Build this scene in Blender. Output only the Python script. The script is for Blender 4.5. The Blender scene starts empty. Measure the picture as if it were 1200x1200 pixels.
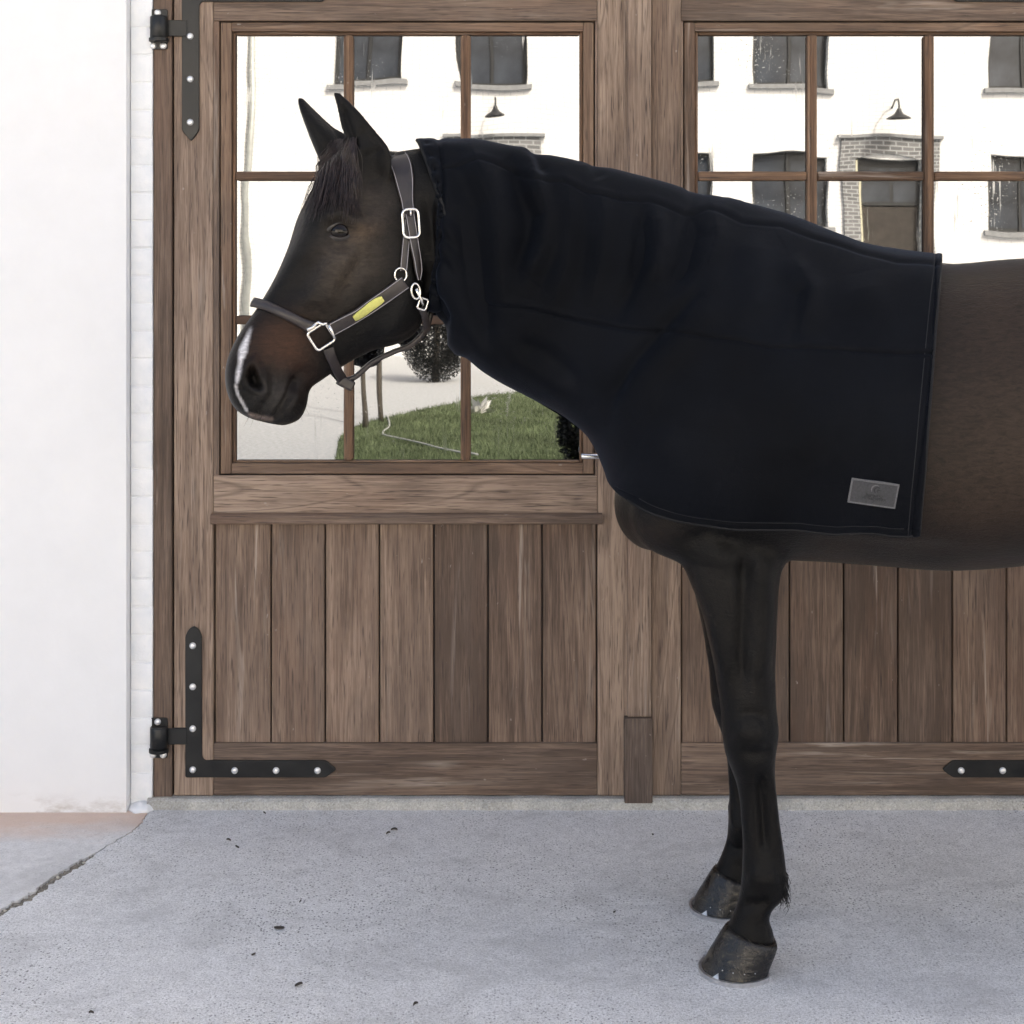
import bpy, bmesh, math, random
import numpy as np
from mathutils import Vector, Matrix, noise
from mathutils.bvhtree import BVHTree

random.seed(7)
rng = np.random.default_rng(7)
scene = bpy.context.scene
COL = scene.collection

# ------------------------------------------------------------------ camera
F, D, HC, PX, PY = 1666.0, 3.848, 1.45, 600.0, 317.0     # focal (px of 1200), distance to the doors, eye height
cam_d = bpy.data.cameras.new('camera')
cam = bpy.data.objects.new('camera', cam_d)
COL.objects.link(cam)
cam.location = (0, -D, HC)
cam.rotation_euler = (math.radians(90), 0, 0)
cam_d.sensor_width = 36
cam_d.lens = F / 1200 * 36
cam_d.shift_y = -(600 - PY) / 1200
cam_d.clip_end = 800
scene.camera = cam

# ------------------------------------------------------------------ light
SUN_EL, SUN_AZ = math.radians(42), math.radians(32)
world = bpy.data.worlds.new('World')
scene.world = world
world.use_nodes = True
wn = world.node_tree
sky = wn.nodes.new('ShaderNodeTexSky')
sky.sky_type = 'NISHITA'
sky.sun_disc = False
sky.sun_elevation = SUN_EL
sky.sun_rotation = SUN_AZ
sky.air_density = 0.6
sky.dust_density = 7.0
sky.ozone_density = 1.0
bg = wn.nodes['Background']
bg.inputs['Strength'].default_value = 0.15
wn.links.new(sky.outputs['Color'], bg.inputs['Color'])
sun_d = bpy.data.lights.new('sun', 'SUN')
sun = bpy.data.objects.new('sun', sun_d)
COL.objects.link(sun)
sun_d.energy = 2.0
sun_d.angle = math.radians(0.5)
sun_d.color = (1.0, 0.985, 0.965)
sdir = Vector((math.sin(SUN_AZ) * math.cos(SUN_EL), math.cos(SUN_AZ) * math.cos(SUN_EL), math.sin(SUN_EL)))
sun.rotation_euler = sdir.to_track_quat('Z', 'Y').to_euler()
sun.location = (6, 6, 9)

scene.view_settings.view_transform = 'Standard'
scene.view_settings.look = 'None'
scene.view_settings.exposure = 2.22
scene.view_settings.use_white_balance = True
scene.view_settings.white_balance_temperature = 7900
scene.view_settings.white_balance_tint = 7
scene.view_settings.gamma = 1.0
scene.view_settings.use_curve_mapping = False
scene.render.engine = 'CYCLES'
scene.cycles.use_denoising = True
scene.cycles.max_bounces = 8

# ------------------------------------------------------------------ helpers
def P(px, py, Y=0.0):
    s = F / (Y + D)
    return Vector(((px - PX) / s, Y, HC - (py - PY) / s))

def proj(co):
    co = np.asarray(co)
    s = F / (co[..., 1] + D)
    return PX + co[..., 0] * s, PY + (HC - co[..., 2]) * s

def link(o, parent=None):
    COL.objects.link(o)
    if parent is not None:
        o.parent = parent
    return o

def tag(o, label=None, cat=None, group=None, kind=None):
    if label: o['label'] = label
    if cat: o['category'] = cat
    if group: o['group'] = group
    if kind: o['kind'] = kind
    return o

def empty(name, loc=(0, 0, 0)):
    o = bpy.data.objects.new(name, None)
    o.location = loc
    o.empty_display_size = 0.1
    return link(o)

def child_of(o, parent):
    o.parent = parent
    o.matrix_parent_inverse = Matrix.Translation(-Vector(parent.location))
    return o

def mesh_obj(name, verts, faces, mat, parent=None, smooth=False, loc=None):
    me = bpy.data.meshes.new(name)
    me.from_pydata([tuple(v) for v in verts], [], faces)
    me.update()
    if smooth:
        me.polygons.foreach_set('use_smooth', [True] * len(me.polygons))
    if mat: me.materials.append(mat)
    o = bpy.data.objects.new(name, me)
    link(o)
    if loc is not None: o.location = loc
    if parent is not None: child_of(o, parent)
    return o

def bm_obj(name, bm, mat, parent=None, smooth=False, loc=None):
    bmesh.ops.recalc_face_normals(bm, faces=bm.faces)
    me = bpy.data.meshes.new(name)
    bm.to_mesh(me); bm.free()
    if smooth:
        me.polygons.foreach_set('use_smooth', [True] * len(me.polygons))
    if mat: me.materials.append(mat)
    o = bpy.data.objects.new(name, me)
    link(o)
    if loc is not None: o.location = loc
    if parent is not None: child_of(o, parent)
    return o

def bm_box(bm, x0, x1, y0, y1, z0, z1, bevel=0.0, seg=1):
    vs = [bm.verts.new(p) for p in ((x0,y0,z0),(x1,y0,z0),(x1,y1,z0),(x0,y1,z0),(x0,y0,z1),(x1,y0,z1),(x1,y1,z1),(x0,y1,z1))]
    fs = [bm.faces.new([vs[i] for i in q]) for q in ((0,3,2,1),(4,5,6,7),(0,1,5,4),(1,2,6,5),(2,3,7,6),(3,0,4,7))]
    if bevel > 0:
        es = list({e for f in fs for e in f.edges})
        bmesh.ops.bevel(bm, geom=es, offset=bevel, segments=seg, affect='EDGES', profile=0.5)

def box(name, x0, x1, y0, y1, z0, z1, mat, parent=None, bevel=0.0, seg=1):
    """box in world coordinates, origin at its centre"""
    c = Vector(((x0+x1)/2, (y0+y1)/2, (z0+z1)/2))
    bm = bmesh.new()
    bm_box(bm, x0-c.x, x1-c.x, y0-c.y, y1-c.y, z0-c.z, z1-c.z, bevel, seg)
    return bm_obj(name, bm, mat, parent, loc=c)

def pbox(name, px0, px1, py0, py1, yf, yb, mat, parent=None, bevel=0.002, seg=1):
    """box whose front face (at depth yf) spans the given picture rectangle measured on the door plane"""
    a, b = P(px0, py1, 0), P(px1, py0, 0)
    return box(name, a.x, b.x, yf, yb, a.z, b.z, mat, parent, bevel, seg)

def bm_tube(bm, pts, radii, n=8, cap=True, closed=False):
    pts = [Vector(p) for p in pts]
    if not hasattr(radii, '__len__'): radii = [radii] * len(pts)
    rings, prev = [], None
    m = len(pts)
    for i, p in enumerate(pts):
        if closed: t = pts[(i+1) % m] - pts[(i-1) % m]
        else: t = pts[min(i+1, m-1)] - pts[max(i-1, 0)]
        t.normalize()
        if prev is None:
            a = Vector((0,0,1)) if abs(t.z) < 0.9 else Vector((1,0,0))
            u = t.cross(a).normalized()
        else:
            u = (prev - t * prev.dot(t))
            u = u.normalized() if u.length > 1e-6 else t.orthogonal().normalized()
        prev = u
        v = t.cross(u)
        rings.append([bm.verts.new(p + (u*math.cos(2*math.pi*k/n) + v*math.sin(2*math.pi*k/n)) * radii[i]) for k in range(n)])
    for i in range(m if closed else m-1):
        a, b = rings[i], rings[(i+1) % m]
        for k in range(n):
            bm.faces.new((a[k], a[(k+1) % n], b[(k+1) % n], b[k]))
    if cap and not closed:
        bm.faces.new(rings[0][::-1]); bm.faces.new(rings[-1])

def spline(pts, n):
    """Catmull-Rom resample of a list of equal-length tuples to n rows (numpy)"""
    a = np.array(pts, float)
    m = len(a)
    t = np.linspace(0, m-1, n)
    i = np.minimum(t.astype(int), m-2)
    f = (t - i)[:, None]
    p0, p1, p2, p3 = a[np.maximum(i-1, 0)], a[i], a[i+1], a[np.minimum(i+2, m-1)]
    return 0.5*((2*p1) + (-p0+p2)*f + (2*p0-5*p1+4*p2-p3)*f**2 + (-p0+3*p1-3*p2+p3)*f**3)

def seg_dist(px, py, poly):
    """distance (px), signed side and arc position of points to a polyline"""
    best = np.full(px.shape, 1e9); side = np.zeros(px.shape); tt = np.zeros(px.shape)
    L = 0.0
    tot = sum(math.dist(poly[i], poly[i+1]) for i in range(len(poly)-1))
    for (x0, y0), (x1, y1) in zip(poly[:-1], poly[1:]):
        dx, dy = x1-x0, y1-y0
        l2 = dx*dx + dy*dy
        u = np.clip(((px-x0)*dx + (py-y0)*dy) / l2, 0, 1)
        d = np.hypot(px-x0-u*dx, py-y0-u*dy)
        m = d < best
        best = np.where(m, d, best)
        side = np.where(m, np.sign(dx*(py-y0) - dy*(px-x0)), side)
        tt = np.where(m, (L + u*math.sqrt(l2)) / tot, tt)
        L += math.sqrt(l2)
    return best, side, tt

def gauss(px, py, x, y, sx, sy=None, ang=0.0):
    sy = sy or sx
    c, s = math.cos(math.radians(ang)), math.sin(math.radians(ang))
    u = (px-x)*c + (py-y)*s
    v = -(px-x)*s + (py-y)*c
    return np.exp(-0.5*((u/sx)**2 + (v/sy)**2))

# ------------------------------------------------------------------ materials
class NT:
    def __init__(self, name):
        self.m = bpy.data.materials.new(name)
        self.m.use_nodes = True
        self.t = self.m.node_tree
        self.b = self.t.nodes['Principled BSDF']
    def n(self, typ, **kw):
        nd = self.t.nodes.new('ShaderNode' + typ)
        for k, v in kw.items():
            if k in nd.inputs: self.set(nd.inputs[k], v)
            else: setattr(nd, k, v)
        return nd
    def set(self, inp, v):
        if isinstance(v, bpy.types.NodeSocket): self.t.links.new(v, inp)
        else: inp.default_value = v
    def bs(self, **kw):
        for k, v in kw.items(): self.set(self.b.inputs[k.replace('_', ' ')], v)
    def obj(self): return self.n('TexCoord').outputs['Object']
    def geo(self): return self.n('NewGeometry').outputs['Position']
    def mapping(self, vec, scale=(1,1,1), loc=(0,0,0)):
        return self.n('Mapping', Vector=vec, Scale=scale, Location=loc).outputs[0]
    def noise(self, vec, scale, detail=3, rough=0.5, dist=0.0):
        return self.n('TexNoise', Vector=vec, Scale=scale, Detail=detail, Roughness=rough, Distortion=dist).outputs['Fac']
    def ramp(self, fac, stops):
        r = self.n('ValToRGB', Fac=fac)
        els = r.color_ramp.elements
        while len(els) < len(stops): els.new(0.5)
        for e, (p, c) in zip(els, stops):
            e.position = p
            e.color = (*c, 1) if len(c) == 3 else c
        return r.outputs['Color']
    def mix(self, fac, a, b, mode='MIX'):
        nd = self.t.nodes.new('ShaderNodeMix')
        nd.data_type = 'RGBA'; nd.blend_type = mode
        self.set(nd.inputs[0], fac)
        for s, v in ((nd.inputs[6], a), (nd.inputs[7], b)):
            if isinstance(v, tuple) and len(v) == 3: v = (*v, 1)
            self.set(s, v)
        return nd.outputs[2]
    def math(self, op, a, b=0.0, clamp=False):
        nd = self.t.nodes.new('ShaderNodeMath'); nd.operation = op; nd.use_clamp = clamp
        self.set(nd.inputs[0], a); self.set(nd.inputs[1], b)
        return nd.outputs[0]
    def bump(self, h, strength=0.3, dist=0.01):
        self.set(self.b.inputs['Normal'], self.n('Bump', Height=h, Strength=strength, Distance=dist).outputs[0])

g = lambda v: (v, v, v)

def wood(name, axis, tint=(1, 1, 1), dark=0.0):
    t = NT(name)
    rnd = t.n('ObjectInfo').outputs['Random']
    off = t.n('CombineXYZ', X=t.math('MULTIPLY', rnd, 31.0), Y=t.math('MULTIPLY', rnd, 17.0), Z=t.math('MULTIPLY', rnd, 53.0)).outputs[0]
    co = t.n('VectorMath', operation='ADD').outputs[0]
    co.node.inputs[0].default_value = (0, 0, 0)
    t.set(co.node.inputs[0], t.obj()); t.set(co.node.inputs[1], off)
    st = (1, 1, 0.035) if axis == 'Z' else (0.035, 1, 1)
    v = t.mapping(co, st)
    mid = t.mapping(co, (1, 1, 0.1) if axis == 'Z' else (0.1, 1, 1))
    warp = t.noise(mid, 7, 3, 0.5)
    fine = t.noise(v, 330, 5, 0.65, 0.4)
    fib = t.noise(v, 95, 4, 0.6, 0.8)
    # cathedral figure: rings cut lengthwise
    rings = t.math('FRACT', t.math('MULTIPLY', t.noise(mid, 4.0, 1.5, 0.4), 16.0))
    tri = t.math('ABSOLUTE', t.math('SUBTRACT', rings, 0.5))
    broad = t.noise(t.mapping(co, (1, 1, 0.4) if axis == 'Z' else (0.4, 1, 1)), 4.5, 4, 0.6)
    f = t.math('ADD', t.math('MULTIPLY', fib, 0.62), t.math('MULTIPLY', fine, 0.42))
    f = t.math('ADD', f, t.math('MULTIPLY', t.math('SUBTRACT', tri, 0.85), 0.20))
    f = t.math('ADD', f, t.math('MULTIPLY', t.math('SUBTRACT', broad, 0.5), 0.62))
    f = t.math('ADD', f, t.math('MULTIPLY', t.math('SUBTRACT', rnd, 0.5), 0.26 ))
    tt = lambda c: tuple(c[i]*tint[i]*(1.16, 1.04, 0.94)[i] for i in range(3))
    c = t.ramp(f, [(0.22, tt((0.078,0.058,0.047))), (0.36, tt((0.140,0.106,0.086))), (0.48, tt((0.205,0.160,0.131))), (0.62, tt((0.320,0.260,0.216)))])
    # grey weathering and reddish patches
    w = t.noise(t.mapping(co, (1, 1, 0.3) if axis == 'Z' else (0.3, 1, 1), (3, 7, 1)), 6, 5, 0.65)
    c = t.mix(t.ramp(w, [(0.45, g(0)), (0.72, g(0.32))]), c, tt((0.190,0.166,0.150)))
    w2 = t.noise(t.mapping(co, (1, 1, 0.25) if axis == 'Z' else (0.25, 1, 1), (13, 2, 5)), 5, 4, 0.6)
    c = t.mix(t.ramp(w2, [(0.52, g(0)), (0.75, g(0.5))]), c, tt((0.195,0.125,0.092)))
    # pale bleached streaks
    s = t.noise(t.mapping(co, (1, 1, 0.05) if axis == 'Z' else (0.05, 1, 1), (5, 1, 9)), 42, 3, 0.55, 0.7)
    s2 = t.noise(mid, 9, 3, 0.6)
    sm = t.math('MULTIPLY', t.ramp(s, [(0.58, g(0)), (0.70, g(1))]), t.ramp(s2, [(0.50, g(0)), (0.66, g(0.75))]))
    c = t.mix(sm, c, (0.44, 0.37, 0.31))
    kn = t.n('TexVoronoi', Vector=t.mapping(co, (1, 1, 0.35) if axis == 'Z' else (0.35, 1, 1)), Scale=5.0); c = t.mix(t.ramp(kn.outputs['Distance'], [(0.02, g(0.75)), (0.09, g(0))]), c, (0.060, 0.040, 0.030))
    # dark pores / scratches
    sp = t.noise(t.mapping(co, (1, 1, 0.045) if axis == 'Z' else (0.045, 1, 1), (2, 2, 2)), 260, 2, 0.6)
    c = t.mix(t.ramp(sp, [(0.30, g(0.8)), (0.43, g(0))]), c, (0.055, 0.038, 0.031))
    sl = t.math('MULTIPLY', t.ramp(tri, [(0.43, g(0)), (0.50, g(0.55))]), t.ramp(broad, [(0.40, g(0)), (0.55, g(1))]))
    c = t.mix(sl, c, (0.075, 0.050, 0.038))
    fl = t.noise(t.mapping(co, (1, 1, 0.5) if axis == 'Z' else (0.5, 1, 1), (8, 3, 1)), 75, 2, 0.5)
    c = t.mix(t.ramp(fl, [(0.74, g(0)), (0.80, g(0.5))]), c, (0.40, 0.35, 0.31))
    if dark: c = t.mix(dark, c, (0.05, 0.04, 0.036))
    t.bs(Base_Color=c, Roughness=t.math('ADD', 0.55, t.math('MULTIPLY', fib, 0.3)), Specular_IOR_Level=0.35)
    t.bump(t.math('ADD', fine, t.math('MULTIPLY', fib, 0.8)), 0.45, 0.0025)
    return t.m

M = {}
M['wood_v'] = wood('wood_vertical_grain', 'Z')
M['wood_h'] = wood('wood_horizontal_grain', 'X')
M['plank'] = wood('plank_wood', 'Z', (0.90, 0.88, 0.87))
M['jamb'] = wood('jamb_wood', 'Z', (0.80, 0.80, 0.80))
M['plinth'] = wood('plinth_wood', 'Z', (0.62, 0.64, 0.68), 0.15)
M['sash_v'] = wood('sash_wood_vertical', 'Z', (0.92, 0.84, 0.76))
M['sash_h'] = wood('sash_wood_horizontal', 'X', (0.92, 0.84, 0.76))
M['muntin_v'] = wood('muntin_wood_vertical', 'Z', (0.80, 0.66, 0.54))
M['muntin_h'] = wood('muntin_wood_horizontal', 'X', (0.80, 0.66, 0.54))

def m_glass():
    t = NT('mirror_glass')
    co = t.geo()
    w = t.noise(co, 2.2, 2, 0.4)
    spots = t.noise(co, 160, 2, 0.6)
    area = t.noise(co, 3.3, 3, 0.5)
    drip = t.noise(t.mapping(co, (1, 1, 0.08)), 60, 3, 0.6)
    dirt = t.math('MULTIPLY', t.ramp(spots, [(0.62, g(0)), (0.70, g(1))]), t.ramp(area, [(0.52, g(0)), (0.7, g(0.8))]))
    dirt = t.math('MAXIMUM', dirt, t.math('MULTIPLY', t.ramp(drip, [(0.63, g(0)), (0.75, g(0.5))]), t.ramp(area, [(0.45, g(0)), (0.6, g(1))])))
    t.bs(Base_Color=(0.25, 0.262, 0.278, 1), Metallic=t.math('SUBTRACT', 1.0, t.math('MULTIPLY', dirt, 0.5)), Roughness=t.math('ADD', 0.012, t.math('MULTIPLY', dirt, 0.35)))
    t.bump(w, 0.10, 0.01)
    return t.m
M['glass'] = m_glass()

def m_iron():
    t = NT('black_iron')
    co = t.geo()
    n = t.noise(co, 220, 3, 0.6); b = t.noise(co, 14, 4, 0.6)
    t.bs(Base_Color=t.ramp(b, [(0.35, (0.006,0.0065,0.007)), (0.7, (0.014,0.015,0.0155))]), Roughness=t.ramp(b, [(0.3, g(0.30)), (0.7, g(0.48))]), Specular_IOR_Level=0.38)
    t.bump(n, 0.12, 0.002)
    return t.m
M['iron'] = m_iron()

def simple(name, col, rough=0.5, metal=0.0, var=0.2, scale=40, bump=0.1, spec=0.5, bd=0.002):
    t = NT(name)
    co = t.obj()
    n = t.noise(co, scale, 4, 0.6)
    a = tuple(max(0, c*(1-var)) for c in col); b = tuple(min(1, c*(1+var)) for c in col)
    t.bs(Base_Color=t.ramp(n, [(0.3, a), (0.7, b)]), Roughness=rough, Metallic=metal, Specular_IOR_Level=spec)
    if bump: t.bump(n, bump, bd)
    return t.m
M['bolt'] = simple('galvanised_bolt', (0.80, 0.80, 0.80), 0.35, 0.55, 0.12, 200)
M['steel'] = simple('brushed_steel', (0.74, 0.73, 0.72), 0.22, 1.0, 0.08, 120, 0.03)
M['nickel'] = simple('nickel_fitting', (0.80, 0.77, 0.72), 0.20, 1.0, 0.1, 90, 0.05)
M['brass'] = simple('brass_plate', (0.62, 0.60, 0.18), 0.32, 0.35, 0.12, 300, 0.05)

def m_plaster():
    t = NT('white_plaster')
    co = t.geo()
    n = t.noise(co, 9, 5, 0.6); f = t.noise(co, 120, 3, 0.6)
    st = t.noise(t.mapping(co, (1, 1, 2.2)), 6, 5, 0.7)
    z = t.n('SeparateXYZ', Vector=co).outputs['Z']
    low = t.ramp(z, [(0.0, g(1)), (0.055, g(0))])
    dirt = t.math('MULTIPLY', low, t.ramp(st, [(0.45, g(0)), (0.62, g(0.8))]))
    c = t.ramp(n, [(0.3, (0.79,0.79,0.79)), (0.7, (0.82,0.82,0.82))])
    c = t.mix(dirt, c, (0.42, 0.37, 0.32))
    t.bs(Base_Color=c, Roughness=0.85, Specular_IOR_Level=0.2)
    t.bump(t.math('ADD', t.math('MULTIPLY', n, 1.4), t.math('MULTIPLY', f, 0.25)), 0.12, 0.005)
    return t.m
M['plaster'] = m_plaster()

def m_paint_brick():
    t = NT('white_painted_brick')
    co = t.geo()
    n = t.noise(co, 26, 4, 0.6); f = t.noise(co, 140, 3, 0.6)
    t.bs(Base_Color=t.ramp(n, [(0.3, (0.76,0.78,0.80)), (0.7, (0.84,0.845,0.85))]), Roughness=0.7, Specular_IOR_Level=0.25)
    t.bump(t.math('ADD', n, t.math('MULTIPLY', f, 0.4)), 0.5, 0.005)
    return t.m
M['paint_brick'] = m_paint_brick()

def m_house_wall():
    t = NT('white_house_brick')
    co = t.geo()
    v = t.n('CombineXYZ', X=t.n('SeparateXYZ', Vector=co).outputs['X'], Y=t.n('SeparateXYZ', Vector=co).outputs['Z']).outputs[0]
    br = t.n('TexBrick', Vector=v, Scale=1.0)
    br.inputs['Brick Width'].default_value = 0.22; br.inputs['Row Height'].default_value = 0.075
    br.inputs['Mortar Size'].default_value = 0.006
    br.inputs['Color1'].default_value = (0.72,0.735,0.75,1); br.inputs['Color2'].default_value = (0.78,0.795,0.81,1); br.inputs['Mortar'].default_value = (0.50,0.515,0.53,1)
    n = t.noise(co, 1.2, 5, 0.65)
    t.bs(Base_Color=t.mix(t.ramp(n, [(0.5, g(0)), (0.8, g(0.35))]), br.outputs['Color'], (0.55,0.56,0.57)), Roughness=0.8, Specular_IOR_Level=0.2)
    t.bump(br.outputs['Fac'], -0.4, 0.006)
    return t.m
M['house'] = m_house_wall()

def m_old_brick():
    t = NT('grey_old_brick')
    co = t.geo()
    v = t.n('CombineXYZ', X=t.n('SeparateXYZ', Vector=co).outputs['X'], Y=t.n('SeparateXYZ', Vector=co).outputs['Z']).outputs[0]
    br = t.n('TexBrick', Vector=v, Scale=1.0)
    br.inputs['Brick Width'].default_value = 0.2; br.inputs['Row Height'].default_value = 0.07
    br.inputs['Mortar Size'].default_value = 0.010
    br.inputs['Color1'].default_value = (0.115,0.12,0.125,1); br.inputs['Color2'].default_value = (0.19,0.195,0.205,1); br.inputs['Mortar'].default_value = (0.36,0.37,0.385,1)
    t.bs(Base_Color=br.outputs['Color'], Roughness=0.85)
    t.bump(br.outputs['Fac'], -0.5, 0.008)
    return t.m
M['old_brick'] = m_old_brick()
M['frame_dark'] = simple('dark_window_paint', (0.022, 0.024, 0.027), 0.5, 0, 0.2, 8)
M['house_pane'] = simple('house_window_pane', (0.045, 0.052, 0.064), 0.08, 0, 0.6, 1.3, 0.0, 0.5)
M['sill'] = simple('pale_stone_sill', (0.24, 0.25, 0.265), 0.8, 0, 0.15, 10)
M['brown_door'] = simple('dark_brown_door_paint', (0.030, 0.025, 0.022), 0.5, 0, 0.4, 6)
M['roof'] = simple('slate_roof', (0.09, 0.09, 0.10), 0.7, 0, 0.3, 3)
M['cream'] = simple('cream_reveal', (0.62, 0.60, 0.46), 0.7, 0, 0.08, 4)

def m_concrete(name, a, b, spots=1.0, red=False):
    t = NT(name)
    co = t.geo()
    big = t.noise(co, 1.7, 5, 0.6); med = t.noise(co, 11, 5, 0.65); fine = t.noise(co, 190, 3, 0.7)
    c = t.ramp(t.math('ADD', t.math('MULTIPLY', big, 0.5), t.math('MULTIPLY', med, 0.5)), [(0.36, a), (0.64, b)])
    c = t.mix(t.ramp(fine, [(0.30, g(0.75 * spots)), (0.50, g(0))]), c, tuple(x*0.45 for x in a))
    c = t.mix(t.ramp(fine, [(0.52, g(0)), (0.70, g(0.75 * spots))]), c, (0.82, 0.82, 0.82))
    gr = t.noise(co, 420, 2, 0.7); c = t.mix(0.55*spots, c, t.ramp(gr, [(0.34, g(0.62)), (0.66, g(1.42))]), 'MULTIPLY')
    md_ = t.noise(co, 38, 4, 0.7); c = t.mix(0.5, c, t.ramp(md_, [(0.35, g(0.86)), (0.65, g(1.16))]), 'MULTIPLY')
    vo = t.n('TexVoronoi', Vector=co, Scale=120.0, Randomness=1.0)
    den = t.noise(t.mapping(co, (1, 1, 1), (4, 2, 0)), 2.4, 4, 0.6)
    pit = t.math('MULTIPLY', t.ramp(vo.outputs['Distance'], [(0.16, g(1)), (0.34, g(0))]), t.ramp(t.n('SeparateColor', Color=vo.outputs['Color']).outputs[0], [(0.34, g(0)), (0.48, g(1))]))
    pit = t.math('MULTIPLY', pit, t.ramp(den, [(0.36, g(0.25*spots)), (0.62, g(0.9 * spots))]))
    c = t.mix(pit, c, (0.085, 0.085, 0.09))
    # worn pale scuffs and darker damp blotches
    sc = t.noise(t.mapping(co, (1, 2.6, 1), (9, 1, 0)), 8, 6, 0.75, 1.2)
    c = t.mix(t.ramp(sc, [(0.62, g(0)), (0.76, g(0.5))]), c, (0.80, 0.80, 0.80))
    bl = t.noise(t.mapping(co, (1, 1.5, 1), (1, 8, 0)), 3.1, 5, 0.7, 0.6)
    c = t.mix(t.ramp(bl, [(0.50, g(0)), (0.70, g(0.42))]), c, tuple(x*0.55 for x in a))
    if red:
        y = t.n('SeparateXYZ', Vector=co).outputs['Y']
        x = t.n('SeparateXYZ', Vector=co).outputs['X']
        m = t.math('ADD', t.math('MULTIPLY', y, 1.0), t.math('MULTIPLY', t.noise(t.mapping(co, (1, 2.5, 1)), 5, 5, 0.65), 0.22))
        m = t.math('ADD', m, t.math('MULTIPLY', x, -0.16))
        c = t.mix(t.ramp(m, [(0.05, g(0)), (0.20, g(0.75))]), c, (0.66, 0.46, 0.35))
    t.bs(Base_Color=c, Roughness=0.82, Specular_IOR_Level=0.3)
    t.bump(t.math('ADD', t.math('SUBTRACT', fine, pit), t.math('MULTIPLY', med, 0.8)), 0.4, 0.003)
    return t.m
M['concrete'] = m_concrete('speckled_concrete', (0.62, 0.615, 0.61), (0.76, 0.755, 0.75))
M['concrete_smooth'] = m_concrete('smooth_concrete', (0.60, 0.59, 0.58), (0.70, 0.69, 0.68), 0.35, True)
M['threshold'] = m_concrete('threshold_stone', (0.36, 0.35, 0.32), (0.52, 0.51, 0.47), 0.5)
M['soil'] = simple('dark_joint_soil', (0.24, 0.215, 0.18), 0.95, 0, 0.6, 90, 0.6, 0.2, 0.004)
M['gravel'] = simple('pale_gravel', (0.44, 0.455, 0.475), 0.9, 0, 0.22, 30, 0.4, 0.2, 0.01)
M['lawn'] = simple('lawn_green', (0.082, 0.108, 0.056), 0.9, 0, 0.45, 22, 0.6, 0.2, 0.02)
M['blade'] = simple('grass_blade_green', (0.110, 0.142, 0.078), 0.7, 0, 0.5, 1.5, 0.0, 0.3)
M['hose'] = simple('pale_grey_hose', (0.45, 0.46, 0.46), 0.6, 0, 0.1, 20)
M['white_thing'] = simple('white_paint', (0.78, 0.78, 0.77), 0.6, 0, 0.06, 20)
M['post'] = simple('dark_post_wood', (0.07, 0.06, 0.05), 0.8, 0, 0.3, 20)
M['leaf'] = simple('dry_leaf', (0.06, 0.048, 0.038), 0.8, 0, 0.4, 50)
M['pebble'] = simple('pale_pebble', (0.50, 0.46, 0.40), 0.8, 0, 0.3, 60)
M['zinc'] = simple('zinc_pipe', (0.42, 0.44, 0.43), 0.5, 0.3, 0.15, 10)

M['bush'] = simple('dark_bush_leaf', (0.020, 0.021, 0.021), 0.6, 0, 0.6, 30, 0.0, 0.4)
# ------------------------------------------------------------------ ground
def rp(px, py):
    """ground point whose mirror image in the door glass sits at this picture position"""
    d = F * HC / (py - PY)
    return Vector(((px - PX) * d / F, -(d - D), 0))

tag(mesh_obj('gravel_yard', [(-250,-250,-0.03),(250,-250,-0.03),(250,250,-0.03),(-250,250,-0.03)], [(0,1,2,3)], M['gravel']),
    'pale gravel yard between the stable and the white house', kind='structure')

pav = empty('concrete_pavement')
tag(pav, 'grey concrete pavement in front of the stable doors', kind='structure')
def gp(px, py):
    s = (py - PY) / HC
    return ((px - PX) / s, F / s - D)
crack = [gp(174, 947), gp(171, 955), gp(165, 965), gp(150, 977), gp(133, 987), gp(105, 1004), gp(85, 1016), gp(62, 1030), gp(38, 1048), gp(15, 1060), gp(-15, 1074), (-1.40, -0.84), (-1.62, -1.15), (-2.0, -1.7), (-2.6, -2.6), (-3.1, -3.6), (-3.4, -5.0)]
cr = spline(crack, 220)
cr = [(x + .006*noise.noise(Vector((i*.30, 11, 0))) + .003*noise.noise(Vector((i*.9, 12, 0))), y + .006*noise.noise(Vector((i*.30, 13, 0)))) if i > 6 else (x, y) for i, (x, y) in enumerate(cr)]
jit = lambda i, sd: gap(i) * (0.30 * noise.noise(Vector((i * 0.35, sd, 0))) + 0.22 * noise.noise(Vector((i * 1.1, sd, 5))))
def gap(i):
    u = i / 219 * (len(crack) - 1)
    w = 0.0045
    if u > 4.7: w += 0.020 * min(1, (u - 4.7) / 0.6)
    return w * (1 + .5*noise.noise(Vector((i*.22, 7, 0))))
right_edge = [(p[0] + gap(i)*0.4 + jit(i, 1), p[1] - gap(i)*0.7 + jit(i, 2)) for i, p in enumerate(cr)]
left_edge = [(p[0] - gap(i)*0.3 + jit(i, 3), p[1] + gap(i)*0.3 + jit(i, 4)) for i, p in enumerate(cr)]
def slab(name, poly, mat, lift=None):
    bm = bmesh.new()
    top = [bm.verts.new((x, y, 0.0 if lift is None else lift(x, y))) for x, y in poly]
    bot = [bm.verts.new((x, y, -0.045)) for x, y in poly]
    f = bm.faces.new(top)
    n = len(poly)
    for i in range(n):
        bm.faces.new((top[i], bot[i], bot[(i+1) % n], top[(i+1) % n]))
    bmesh.ops.triangulate(bm, faces=[f])
    return bm_obj(name, bm, mat, pav)
slab('slab', right_edge[::-1] + [(-0.978, 0.3), (8, 0.3), (8, -5.0)], M['concrete'])
slab('slab', left_edge + [(-9, -5.0), (-9, 0.3), (-0.985, 0.3)], M['concrete_smooth'])
bm = bmesh.new()     # joint filling
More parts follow.
